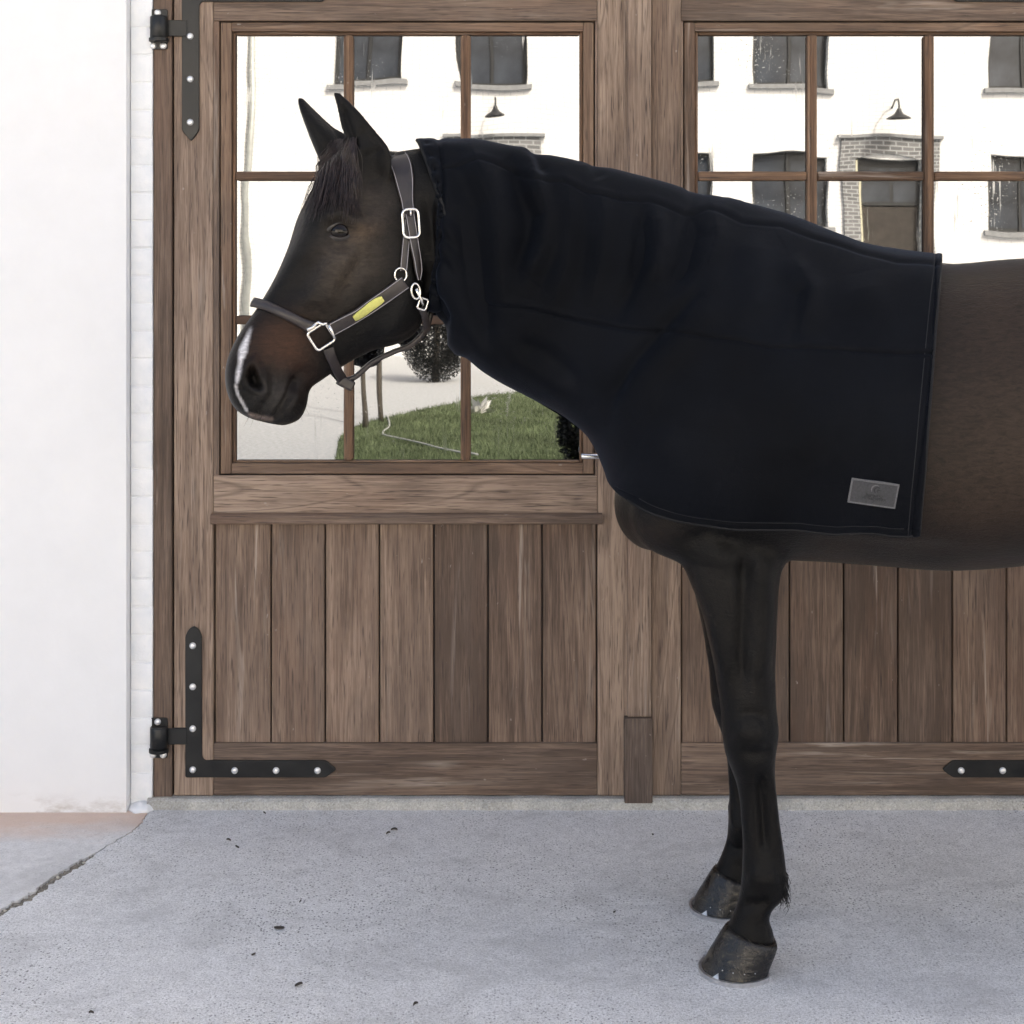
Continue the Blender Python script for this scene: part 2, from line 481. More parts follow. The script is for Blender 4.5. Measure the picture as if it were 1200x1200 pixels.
va = [bm.verts.new((a[0]+0.006, a[1]-0.006, -0.005 + 0.009*noise.noise(Vector((i*0.8, 0, 3))))) for i, a in enumerate(right_edge)]
vb = [bm.verts.new((b[0]-0.006, b[1]+0.006, -0.006 + 0.009*noise.noise(Vector((i*0.8, 9, 3))))) for i, b in enumerate(left_edge)]
for i in range(219): bm.faces.new((va[i], va[i+1], vb[i+1], vb[i]))
bm_obj('joint_filling', bm, M['soil'], pav)

# small stones and dead leaf flakes
def lump(name, loc, r, mat, flat=0.6, sd=0):
    bm = bmesh.new()
    bmesh.ops.create_icosphere(bm, subdivisions=2, radius=1)
    for v in bm.verts:
        k = 1 + 0.35 * noise.noise(v.co * 1.3 + Vector((sd * 3.1, 0, 0)))
        v.co = Vector((v.co.x * r * k, v.co.y * r * k * 0.8, v.co.z * r * flat * k))
    return bm_obj(name, bm, mat, smooth=True, loc=loc)
for i, (px, py, r) in enumerate([(68, 1027, .005), (98, 1010, .004), (6, 1066, .004)]):
    x, y = gp(px, py)
    tag(lump('pebble', (x, y, -0.002), r, M['pebble'], 0.7, i), 'tiny pale pebble lodged in the crack of the concrete', 'pebble', 'pebbles in the concrete crack')
def leaf_flake(px, py, L, ang, sd):
    x, y = gp(px, py)
    vs, fs = [], []
    n = 7
    L *= .72
    for i in range(n):
        t = i / (n-1)
        w = L * 0.30 * math.sin(math.pi * (0.08 + 0.84*t)) * (1 + 0.3*noise.noise(Vector((t*5, sd, 0))))
        z = 0.0022 + 0.0018 * math.sin(t*3 + sd)
        for s, dz in ((-1, 0.003), (0, 0.0), (1, 0.0035)):
            u, v = (t - .5) * L, s * w
            vs.append((u*math.cos(ang) - v*math.sin(ang), u*math.sin(ang) + v*math.cos(ang), z + dz))
    for i in range(n-1):
        for k in range(2):
            a = i*3 + k
            fs.append((a, a+1, a+4, a+3))
    o = mesh_obj('dry_leaf', vs, fs, M['leaf'], loc=(x, y, 0))
    md = o.modifiers.new('thick', 'SOLIDIFY'); md.thickness = 0.0012
    return tag(o, 'small dark dry leaf flake lying on the grey concrete', 'leaf flake', 'dry leaf flakes scattered on the concrete')
for i, (px, py, L, a) in enumerate([(462, 974, .024, .1), (268, 986, .016, .1), (278, 994, .014, -.2), (327, 1089, .030, .1), (297, 1120, .012, 0), (350, 1156, .022, .2), (487, 1179, .016, .7), (107, 1189, .014, .3), (310, 954, .010, 0), (765, 979, .009, .5), (720, 1070, .008, .2), (352, 1058, .007, .4), (455, 978, .016, .4)]):
    leaf_flake(px, py, L, a, i)

# ------------------------------------------------------------------ the stable: wall with the doorway, roof
XL, XR = P(180, 0).x, P(2*749-180, 0).x            # doorway sides
XW = P(148, 0, -0.045).x                            # where the smooth plaster ends
ZT = P(0, -62).z                                    # doorway top
stable = empty('stable_building', (0, 0.2, 0))
tag(stable, 'white plastered stable building around the wooden double doors', 'building')
def plaster_wall(name, x0, x1, z0, z1, y0, y1):
    nx, nz = max(2, int((x1-x0)/0.08)), max(2, int((z1-z0)/0.08))
    vs, fs = [], []
    for j in range(nz+1):
        for i in range(nx+1):
            x, z = x0 + (x1-x0)*i/nx, z0 + (z1-z0)*j/nz
            e = 0 if i in (0, nx) or j in (0, nz) else 0.004*noise.noise(Vector((x*2.2, z*2.2, 1)))
            vs.append((x, y0 + e, z))
    for j in range(nz):
        for i in range(nx):
            a = j*(nx+1) + i
            fs.append((a, a+1, a+nx+2, a+nx+1))
    b = len(vs)
    vs += [(x0,y1,z0),(x1,y1,z0),(x1,y1,z1),(x0,y1,z1)]
    c0, c1, c2, c3 = 0, nx, (nz+1)*(nx+1)-1, nz*(nx+1)
    fs += [(b+3, b+2, b+1, b), tuple(list(range(0, nx+1)) + [b+1, b])[::-1], tuple(list(range(c3, c2+1)) + [b+2, b+3]),
           tuple([nx + k*(nx+1) for k in range(nz+1)] + [b+2, b+1])[::-1], tuple([k*(nx+1) for k in range(nz+1)] + [b+3, b])]
    return mesh_obj(name, vs, fs, M['plaster'], stable, smooth=False)
EAVE = 6.8  # eaves out of view, raised to deepen the shade on the ground
plaster_wall('wall', -9.0, XW, -0.02, EAVE, -0.045, 0.35)
plaster_wall('wall', XR + (XL - XW), 9.0, -0.02, EAVE, -0.045, 0.35)
plaster_wall('wall', XW, XR + (XL - XW), ZT, EAVE, -0.043, 0.35)
# painted brick reveals, one brick per course on each side
def reveal(x0, x1, flip):
    box('mortar_bed', x0+0.001, x1-0.001, -0.0075, 0.30, -0.02, ZT, M['paint_brick'], stable)
    n = int((ZT - 0.012) / 0.0745)
    bm = bmesh.new(); bm_box(bm, -(x1-x0)/2+.001, (x1-x0)/2-.0005, -0.03, 0.03, -0.0350, 0.0350, 0.0032, 2)
    me = bpy.data.meshes.new('brick'); bm.to_mesh(me); bm.free(); me.materials.append(M['paint_brick'])
    me.polygons.foreach_set('use_smooth', [True]*len(me.polygons))
    for k in range(n):
        o = link(bpy.data.objects.new('brick', me))
        o.location = ((x0+x1)/2, 0.0195 + 0.0012*random.uniform(-1, 1), 0.020 + 0.0745*(k+0.5))
        o.rotation_euler = (random.uniform(-.02, .02), random.uniform(-.008, .008), random.uniform(-.03, .03))
        child_of(o, stable)
reveal(XW + .0005, XL, 1)
reveal(XR, XR + (XL - XW) - .0005, -1)
# lump of old paint and mortar at the foot of the reveal
for xx in (XW + 0.035, XR + 0.035):
    bm = bmesh.new(); bmesh.ops.create_icosphere(bm, subdivisions=4, radius=1)
    for v in bm.verts:
        k = 1 + 0.12*noise.noise(v.co*2.1)
        v.co = Vector((v.co.x*0.036*k, v.co.y*0.040*k, v.co.z*0.016*k))
    bm_obj('mortar_lump', bm, M['paint_brick'], stable, smooth=True, loc=(xx, -0.012, 0.002))
# roof with eaves and the back and gable walls
bm = bmesh.new()
A = [(-9.4,-0.55,EAVE-0.05),(-9.4,3.3,EAVE+2.1),(-9.4,7.1,EAVE-0.05),(-9.4,7.1,EAVE-0.2),(-9.4,3.3,EAVE+1.95),(-9.4,-0.55,EAVE-0.2)]
va = [bm.verts.new(p) for p in A]; vb = [bm.verts.new((9.4, p[1], p[2])) for p in A]
for i in range(6): bm.faces.new((va[i], va[(i+1) % 6], vb[(i+1) % 6], vb[i]))
bm.faces.new(va[::-1]); bm.faces.new(vb)
bm_obj('roof', bm, M['roof'], stable)
box('wall', -9, 9, 6.2, 6.55, -0.02, EAVE, M['plaster'], stable)
for x in (-9, 8.65):
    bm = bmesh.new()
    pr = [(0.36,-.02),(6.19,-.02),(6.19,EAVE),(3.3,EAVE+1.6),(0.36,EAVE)]
    va = [bm.verts.new((x, y, z)) for y, z in pr]; vb = [bm.verts.new((x+.35, y, z)) for y, z in pr]
    for i in range(5): bm.faces.new((va[i], va[(i+1) % 5], vb[(i+1) % 5], vb[i]))
    bm.faces.new(va[::-1]); bm.faces.new(vb)
    bm_obj('gable', bm, M['plaster'], stable)

# threshold under the doors
bm = bmesh.new()
xs = np.linspace(XL - 0.012, XR + 0.012, 160)
prof = [(-0.030, -0.01), (-0.026, 0.021), (-0.018, 0.027), (0.34, 0.028)]
rows = []
for i, x in enumerate(xs):
    e = 0.004 * noise.noise(Vector((x*9, 0, 0))) + 0.0025 * noise.noise(Vector((x*40, 3, 0)))
    rows.append([bm.verts.new((x, y + e*(k < 3), z + (e*0.6 if k in (1, 2) else 0))) for k, (y, z) in enumerate(prof)])
for a, b in zip(rows[:-1], rows[1:]):
    for k in range(3): bm.faces.new((a[k], b[k], b[k+1], a[k+1]))
tag(bm_obj('door_threshold', bm, M['threshold']), 'low worn stone threshold running under the wooden doors', 'threshold')

# ------------------------------------------------------------------ door frame
frame = empty('door_frame', (XL, 0.1, 0.03))
tag(frame, 'weathered wooden frame holding the double stable doors', 'door frame')
ZB = P(0, 936).z
mir = lambda px: 2*749 - px
pbox('jamb', 180.3, 201.8, -62, 936, -0.006, 0.2, M['jamb'], frame, 0.0025)
pbox('jamb', mir(201.8), mir(180.3), -62, 936, -0.006, 0.2, M['jamb'], frame, 0.0025)
pbox('head', 201.8, mir(201.8), -62, -41.5, -0.006, 0.2, M['wood_h'], frame, 0.0025)
pbox('rebate', 202, mir(202), -41, 934, 0.085, 0.19, M['frame_dark'], frame, 0)

def ring_bolt(bm, x, y, z, r=0.009, h=0.006):
    """domed bolt head on a washer, facing -Y"""
    n = 14
    rows = []
    for rr, yy in ((r, 0), (r, -h*.35), (r*.82, -h*.5), (r*.8, -h*.8), (r*.55, -h), (0.0001, -h*1.08)):
        rows.append([bm.verts.new((x + rr*math.cos(2*math.pi*k/n), y + yy, z + rr*math.sin(2*math.pi*k/n))) for k in range(n)])
    for a, b in zip(rows[:-1], rows[1:]):
        for k in range(n): bm.faces.new((a[k], a[(k+1) % n], b[(k+1) % n], b[k]))
    bm.faces.new(rows[-1])
bm = bmesh.new(); ring_bolt(bm, 0, 0, 0)
BOLT = bpy.data.meshes.new('bolt'); bmesh.ops.recalc_face_normals(bm, faces=bm.faces); bm.to_mesh(BOLT); bm.free(); BOLT.materials.append(M['bolt'])
BOLT.polygons.foreach_set('use_smooth', [True]*len(BOLT.polygons))
def bolt_at(parent_obj, px, py, y):
    o = link(bpy.data.objects.new('bolt', BOLT))
    o.location = P(px, py, 0) ; o.location.y = y
    o.rotation_euler = (0, random.uniform(0, 6), 0)
    par = parent_obj
    o.parent = par
    base = Vector(par.location)
    if par.parent: base = Vector(par.location)
    o.matrix_parent_inverse = Matrix.Translation(-base)
    return o

def flat_plate(name, outline, yf, yb, mat, parent, bevel=0.002):
    """outline in picture px on the door plane -> extruded plate"""
    pts = [P(x, y, 0) for x, y in outline]
    bm = bmesh.new()
    a = [bm.verts.new((p.x, yf, p.z)) for p in pts]
    b = [bm.verts.new((p.x, yb, p.z)) for p in pts]
    f = bm.faces.new(a)
    bm.faces.new(b[::-1])
    n = len(a)
    for i in range(n): bm.faces.new((a[i], b[i], b[(i+1) % n], a[(i+1) % n]))
    bmesh.ops.recalc_face_normals(bm, faces=bm.faces)
    bmesh.ops.bevel(bm, geom=[e for e in f.edges], offset=bevel, segments=2, affect='EDGES', profile=0.5)
    return bm_obj(name, bm, mat, parent)

def rounded(poly, r=4, n=4):
    """round the corners of a px polygon"""
    out = []
    m = len(poly)
    for i in range(m):
        p0, p1, p2 = (Vector(poly[(i+k-1) % m]).to_2d() for k in range(3))
        a, b = (p0-p1), (p2-p1)
        rr = min(r, a.length*0.45, b.length*0.45)
        A_, B_ = p1 + a.normalized()*rr, p1 + b.normalized()*rr
        for k in range(n+1):
            t = k/n
            q = A_*(1-t)**2 + p1*2*t*(1-t) + B_*t**2
            out.append((q.x, q.y))
    return out

def door(mirror, label, bigparts):
    fx = (lambda x: mir(x)) if mirror else (lambda x: x)
    def rect(name, x0, x1, y0, y1, yf, yb, mat, par, bev=0.002, seg=1):
        a, b = sorted((fx(x0), fx(x1)))
        return pbox(name, a, b, y0, y1, yf, yb, mat, par, bev, seg)
    root = empty('stable_door', (P(fx(203), 0).x, 0.03, 0.03))
    tag(root, label, 'door', 'pair of stable doors')
    # stiles and rails
    rect('stile', 203.8, 249.8, -39, 932.5, 0.0, 0.06, M['wood_v'], root)
    rect('stile', 700.2, 735, -39, 932.5, 0.0, 0.06, M['wood_v'], root)
    rect('rail', 250.1, 699.9, -39, 24.3, 0.0007, 0.06, M['wood_h'], root)
    rect('rail', 250.1, 699.9, 557.2, 606, 0.0006, 0.06, M['wood_h'], root)
    rect('rail', 250.1, 699.9, 871.2, 932.3, 0.0008, 0.06, M['wood_h'], root)
    # narrow fillers beside the sash
    rect('stile', 250.1, 256.8, 24.6, 557, 0.0009, 0.06, M['wood_v'], root, 0.0012)
    rect('stile', 697.4, 699.9, 24.6, 557, 0.0009, 0.06, M['wood_v'], root, 0.0008)
    # weather ledge over the planks
    a, b = sorted((fx(248), fx(705.5)))
    A_, B_ = P(a, 613.5, 0), P(b, 602.5, 0)
    bm = bmesh.new()
    pr = [(-0.001, B_.z + .004), (-0.013, B_.z), (-0.019, B_.z - .007), (-0.019, A_.z + .004), (-0.014, A_.z), (0.014, A_.z)]
    rows = [[bm.verts.new((x, y, z)) for y, z in pr] for x in (A_.x, B_.x)]
    for k in range(6): bm.faces.new((rows[0][k], rows[0][(k+1) % 6], rows[1][(k+1) % 6], rows[1][k]))
    bm.faces.new(rows[0]); bm.faces.new(rows[1][::-1])
    o = bm_obj('ledge', bm, M['wood_h'], root)
    # planks
    edges = [250.6, 316.8, 380.4, 444.2, 508.2, 571.8, 635.4, 699.6]
    for i in range(7):
        rect('plank', edges[i] + 0.9, edges[i+1] - 0.9, 612, 872, 0.010 + random.uniform(0, .0012), 0.045, M['plank'], root, 0.0022)
    rect('backing', 250.5, 699.5, 607, 870.5, 0.046, 0.058, M['frame_dark'], root, 0)
    # sash
    sash = rect('sash', 258.2, 271, 26, 555.5, 0.004, 0.05, M['sash_v'], root, 0.0015)
    rect('sash', 683.6, 695.8, 26, 555.5, 0.004, 0.05, M['sash_v'], root, 0.0015)
    rect('sash', 271.2, 683.4, 26, 36.5, 0.0045, 0.05, M['sash_h'], root, 0.0015)
    rect('sash', 271.2, 683.4, 543, 555.5, 0.0045, 0.05, M['sash_h'], root, 0.0015)
    # inner moulding (bead) round the opening
    def bead(x0, x1, y0, y1, m):
        rect('bead', x0, x1, y0, y1, 0.012, 0.04, M[m], root, 0.0035, 2)
    bead(271.2, 275.2, 36.7, 542.8, 'muntin_v'); bead(679.4, 683.4, 36.7, 542.8, 'muntin_v')
    bead(275.4, 679.2, 36.7, 40.4, 'muntin_h'); bead(275.4, 679.2, 540.2, 542.8, 'sash_h')
    # muntins
    vx = [(402.2, 413.6), (539.6, 551.4)]
    hy = [(200.6, 211.4), (370, 380.4)]
    for x0, x1 in vx:
        rect('muntin', x0, x1, 40.6, 540, 0.006, 0.036, M['muntin_v'], root, 0.0055, 2)
        rect('muntin', x0 + 3.3, x1 - 3.3, 40.6, 540, 0.0035, 0.02, M['muntin_v'], root, 0.002, 1)
    xs_ = [275.4, 402.0, 413.8, 539.4, 551.6, 679.2]
    for y0, y1 in hy:
        for k in range(3):
            rect('muntin', xs_[2*k], xs_[2*k+1], y0, y1, 0.0065, 0.036, M['muntin_h'], root, 0.0055, 2)
    # panes
    ys_ = [38, 206, 375, 542]
    xp = [273, 408, 545.5, 682]
    for r in range(3):
        for c in range(3):
            p = rect('pane', xp[c] + .3, xp[c+1] - .3, ys_[r] + .3, ys_[r+1] - .3, 0.0240, 0.0275, M['glass'], root, 0)
            tilt = 0.0
            p.rotation_euler = (random.uniform(-.0012, .0012), 0, random.uniform(-.0012, .0012) + tilt)
    rect('backing', 259, 695, 27, 555, 0.0505, 0.058, M['frame_dark'], root, 0)
    # L-shaped strap hinges
    def strap(name, outline, bolts):
        h = flat_plate(name, rounded([(fx(x), y) for x, y in outline], 3.0), -0.006, 0.001, M['iron'], root, 0.0018)
        for bx, by in bolts: bolt_at(h, fx(bx), by, -0.006)
        return h
    strap('strap_hinge', [(217.5, 745), (221.5, 737), (227.5, 733), (233.5, 737), (237, 745), (237, 886), (240, 890.5), (382, 890.5), (394.5, 901), (382, 910.5), (219, 910.5), (217.5, 909)],
          [(226.5, 756), (226.5, 804), (226.5, 853), (226.5, 901), (275.5, 902), (324, 902), (372.5, 902)])
    strap('strap_hinge', [(213.5, -18), (378, -18), (390, -8), (378, 2.3), (237, 2.3), (233.8, 6), (233.8, 153), (224.5, 166), (213.5, 153)],
          [(223.5, 43), (223.5, 93), (223.5, 143.5), (223.5, -8), (272, -8), (321, -8), (369, -8)])
    # knuckle arms from strap to pivot
    for cy in (33.5, 862):
        a, b = sorted((fx(196), fx(220)))
        pbox('hinge_arm', a, b, cy - 9.5, cy + 9.5, -0.009, 0.0005, M['iron'], root, 0.0015)
        c = P(fx(188), cy, 0)
        bm = bmesh.new()
        hh = 13 / 433
        bm_tube(bm, [(0, 0, -hh), (0, 0, -hh*.92), (0, 0, hh*.92), (0, 0, hh)], [.0215, .0235, .0235, .0215], 28)
        o = bm_obj('hinge_knuckle', bm, M['iron'], root, smooth=False, loc=(c.x, -0.016, c.z))
        for p_ in o.data.polygons: p_.use_smooth = len(p_.vertices) == 4
    return root

left = door(False, 'left stable door of brown planks with steel lever handle behind horse head', None)
right = door(True, 'right stable door of brown planks behind the horse shoulder and belly', None)
# pintles: plate, collar and bolts fixed to the frame
for f_ in (lambda x: x, mir):
    for cy in (33.5, 862):
        s = 1
        a, b = sorted((f_(176.5), f_(197.5)))
        pl = flat_plate('hinge_plate', rounded([(a, cy - 22), (b, cy - 22), (b, cy + 25), (a, cy + 25)], 3), -0.0105, -0.005, M['iron'], frame, 0.0015)
        bolt_at(pl, f_(186), cy - 17.5, -0.0105)
        for bx in (180.5, 192.5): bolt_at(pl, f_(bx), cy + 21, -0.0105)
        c = P(f_(188), cy + 14.5, 0)
        bm = bmesh.new()
        bm_tube(bm, [(0, 0, -.0055), (0, 0, -.004), (0, 0, .004), (0, 0, .0055)], [.024, .0265, .0265, .024], 28)
        o = bm_obj('hinge_collar', bm, M['iron'], frame, loc=(c.x, -0.0165, c.z))
# astragal covering the meeting joint, fixed to the left leaf
pbox('astragal', 734.5, 762.5, -39, 838, -0.022, 0.0, M['wood_v'], left, 0.005, 2)
pbox('astragal', 731, 735.4, -39, 932, -0.004, 0.004, M['wood_v'], left, 0.0015)
pb = pbox('plinth_block', 730.8, 763.5, 838, 937, -0.030, 0.0, M['plinth'], left, 0.003, 2)
# lever handle
lv = bmesh.new()
c = P(680, 532, 0)
bm_tube(lv, [(c.x, -0.048, c.z), (c.x + .002, -0.048, c.z), (P(726, 0).x, -0.048, c.z)], [.0072, .0082, .0082], 18)
bm_tube(lv, [(P(722, 0).x, -0.048, c.z), (P(722, 0).x, -0.004, c.z)], .008, 16)
o = bm_obj('lever_handle', lv, M['steel'], left, smooth=True)
ro = bmesh.new(); bm_tube(ro, [(P(722, 0).x, -0.007, c.z), (P(722, 0).x, 0.0, c.z)], .024, 28)
bm_obj('handle_rose', ro, M['steel'], left)

# ------------------------------------------------------------------ what the door glass mirrors: lawn, posts, the white house
lawn_edge = [rp(388, 560), rp(390, 525), rp(398, 506), rp(425, 491), rp(470, 479), rp(550, 463), rp(640, 452), rp(760, 445), rp(900, 441), rp(1100, 438)]
lp = spline([(p.x, p.y) for p in lawn_edge], 80)
ring = [(x, y, -0.018) for x, y in lp] + [(9.5, -5.4, -0.018), (-2, -5.2, -0.018)]
bm = bmesh.new()
vs = [bm.verts.new(p) for p in ring]
f_ = bm.faces.new(vs)
bmesh.ops.triangulate(bm, faces=[f_])
lo = bm_obj('lawn', bm, M['lawn'])
tag(lo, 'green lawn across the yard from the doors', kind='structure')
lbv = BVHTree.FromObject(lo, bpy.context.evaluated_depsgraph_get()) if False else None
poly = np.array([(p[0], p[1]) for p in ring])
def inside(x, y, poly):
    c = np.zeros(len(x), bool)
    j = len(poly) - 1
    for i in range(len(poly)):
        xi, yi = poly[i]; xj, yj = poly[j]
        c ^= ((yi > y) != (yj > y)) & (x < (xj-xi)*(y-yi)/(yj-yi+1e-12) + xi)
        j = i
    return c
n = 120000
gx, gy = rng.uniform(-3.4, 4.2, n), rng.uniform(-16, -5.5, n)
k = inside(gx, gy, poly); gx, gy = gx[k], gy[k]; n = len(gx)
a = rng.uniform(0, 2*math.pi, n); h = rng.uniform(.02, .055, n); w = rng.uniform(.003, .006, n); l = rng.uniform(-.02, .02, (n, 2))
V = np.zeros((n, 3, 3))
V[:, 0] = np.stack([gx - w*np.cos(a), gy - w*np.sin(a), np.full(n, -.019)], 1)
V[:, 1] = np.stack([gx + w*np.cos(a), gy + w*np.sin(a), np.full(n, -.019)], 1)
V[:, 2] = np.stack([gx + l[:, 0], gy + l[:, 1], -.018 + h], 1)
me = bpy.data.meshes.new('grass')
me.vertices.add(n*3); me.vertices.foreach_set('co', V.ravel())
me.loops.add(n*3); me.loops.foreach_set('vertex_index', np.arange(n*3))
me.polygons.add(n); me.polygons.foreach_set('loop_start', np.arange(n)*3); me.polygons.foreach_set('loop_total', np.full(n, 3))
me.update(); me.materials.append(M['blade'])
tag(link(bpy.data.objects.new('grass', me)), 'short green grass growing on the lawn', kind='stuff')

for px, py, hh, lab in ((427, 496, 2.0, 'slim dark garden post on the lawn, the left of two mirrored in the glass'), (445, 488, 2.2, 'slim dark garden post on the lawn, the farther of two mirrored in the glass')):
    p = rp(px, py)
    bm = bmesh.new()
    bm_tube(bm, [(0, 0, -.05), (0, 0, .1), (0.004, 0, hh*.6), (0, 0, hh)], [.03, .026, .022, .018], 10)
    r_ = bm_obj('garden_post', bm, M['post'], smooth=True, loc=(p.x, p.y, 0))
    tag(r_, 'slim dark garden post standing at the edge of the lawn', 'post', 'garden posts mirrored in the door glass')
hose = [rp(453, 484), rp(455, 496), rp(447, 504), rp(449, 508), rp(470, 513), rp(495, 520), rp(520, 528), rp(560, 536)]
bm = bmesh.new()
bm_tube(bm, [Vector((x, y, 0.012)) for x, y in spline([(p.x, p.y) for p in hose], 60)], .008, 8)
tag(bm_obj('garden_hose', bm, M['hose'], smooth=True), 'thin white hose lying loosely across the green lawn', 'hose')
p = rp(565, 484)
bm = bmesh.new()
for i in range(26):
    a_ = random.uniform(0, 6.28); e_ = random.uniform(.15, 1.4); L = random.uniform(.10, .22)
    d_ = Vector((math.cos(a_)*math.cos(e_), math.sin(a_)*math.cos(e_), math.sin(e_)))
    s_ = d_.orthogonal().normalized() * L * .22
    q = [Vector((0, 0, 0)), d_*L*.5 + s_, d_*L, d_*L*.5 - s_]
    bm.faces.new([bm.verts.new(v) for v in q])
tag(bm_obj('white_plant', bm, M['white_thing'], loc=(p.x, p.y, 0)), 'small white leaved plant growing on the lawn', 'plant')

def bush(px, py, w, h, n, sd, label):
    p = rp(px, py); r_ = random.Random(sd)
    root = empty('stand_in_bush', (p.x, p.y, 0))
    bm = bmesh.new()
    for i in range(n):
        a_ = r_.uniform(0, 6.283); u = r_.uniform(-1, 1); k = r_.uniform(.25, 1.0) ** .5
        q = math.sqrt(1 - u*u)
        c = Vector((k*q*math.cos(a_)*w/2, k*q*math.sin(a_)*w/2, h*.45 + k*u*h*.49))
        d_ = Vector((r_.uniform(-1, 1), r_.uniform(-1, 1), r_.uniform(-.4, 1))).normalized()*r_.uniform(.012, .028); s_ = d_.orthogonal().normalized()*d_.length*.45
        bm.faces.new([bm.verts.new(v) for v in (c - d_, c + s_, c + d_, c - s_)])
    bm_obj('crown', bm, M['bush'], root, loc=(p.x, p.y, 0))
    bm = bmesh.new(); bm_tube(bm, [(0, 0, -.04), (.01, 0, h*.4), (0, 0, h*.7)], [w*.05, w*.04, w*.03], 8)
    bm_obj('trunk', bm, M['post'], root, smooth=True, loc=(p.x, p.y, 0))
    tag(root, label, 'bush')
bush(512, 441, 1.0, 1.35, 16000, 4, 'rounded dark bush added in place of an unidentified dark shape on the gravel')  # stands in for an unidentified dark shape mirrored behind the jaw
bush(678, 556, .30, .80, 4000, 9, 'narrow dark bush added in place of a dark mirrored shape on the lawn')  # added to stand in for the dark reflection by the handle
# the white house
HYW = -21.4
HS = F / (D - HYW)
hx = lambda px: (px - PX) / HS
hz = lambda py: HC - (py - PY) / HS
house = empty('white_house', (0, HYW, 0))
tag(house, 'long white painted brick house across the yard, mirrored in the door panes', 'house')
wins = []
for cx in (430, 576, 797, 930, 1201, 1335):
    wins.append((hx(cx - 41), hx(cx + 41), hz(98), hz(4)))
for cx in (797, 929, 1201, 1335, 430):
    wins.append((hx(cx - 40), hx(cx + 40), hz(270), hz(180)))
doors_h = [(hx(1042 - 37), hx(1042 + 37), 0.05, hz(182)), (hx(577 - 37), hx(577 + 37), 0.05, hz(182))]
ops = wins + doors_h
xs_ = sorted({-13.0, 15.0, *[v for o in ops for v in o[:2]]})
zs_ = sorted({-0.05, 7.4, *[v for o in ops for v in o[2:]]})
bm = bmesh.new()
cache = {}
def vv(x, y, z):
    k = (round(x, 4), round(y, 4), round(z, 4))
    if k not in cache: cache[k] = bm.verts.new((x, y, z))
    return cache[k]
isop = lambda x, z: any(o[0] < x < o[1] and o[2] < z < o[3] for o in ops)
for x0, x1 in zip(xs_[:-1], xs_[1:]):
    for z0, z1 in zip(zs_[:-1], zs_[1:]):
        if not isop((x0+x1)/2, (z0+z1)/2):
            bm.faces.new((vv(x0,HYW,z0), vv(x1,HYW,z0), vv(x1,HYW,z1), vv(x0,HYW,z1)))
for x0, x1, z0, z1 in ops:
    y2 = HYW - 0.16
    q = [(x0, z0), (x1, z0), (x1, z1), (x0, z1)]
    for i in range(4):
        (a0, b0), (a1, b1) = q[i], q[(i+1) % 4]
        f = [bm.verts.new((a0,HYW,b0)), bm.verts.new((a1,HYW,b1)), bm.verts.new((a1,y2,b1)), bm.verts.new((a0,y2,b0))]
        bm.faces.new(f)
bm_obj('wall', bm, M['house'], house)
box('wall', -13, 15, HYW - 7.8, HYW - 7.5, -.05, 7.4, M['house'], house)
for x0 in (-13, 14.7): box('wall', x0, x0 + .3, HYW - 7.5, HYW - 0.25, -.05, 7.4, M['house'], house)
for x0, x1, z0, z1 in wins:
    w = box('window', x0 + .02, x1 - .02, HYW - .19, HYW - .15, z0 + .01, z1 - .01, M['frame_dark'], house)
    fw, xm = .055, (x0 + x1) / 2
    zt = z0 + (z1 - z0) * .68
    for a0, a1 in ((x0 + .02 + fw, xm - fw*.7), (xm + fw*.7, x1 - .02 - fw)):
        for b0, b1 in ((z0 + fw + .01, zt - fw*.5), (zt + fw*.5, z1 - .01 - fw)):
            q = box('pane', a0, a1, HYW - .149, HYW - .145, b0, b1, M['house_pane'], None)
            q.parent = w; q.matrix_parent_inverse = Matrix.Translation(-Vector(w.location))
    for nm, (b0, b1) in (('bar', (0, 0)),):
        q = box('mullion', xm - .02, xm + .02, HYW - .15, HYW - .12, z0 + .02, z1 - .02, M['frame_dark'], None)
        q.parent = w; q.matrix_parent_inverse = Matrix.Translation(-Vector(w.location))
    box('window_sill', x0 - .10, x1 + .10, HYW - .15, HYW + .09, z0 - .10, z0 - .002, M['sill'], house, .008)
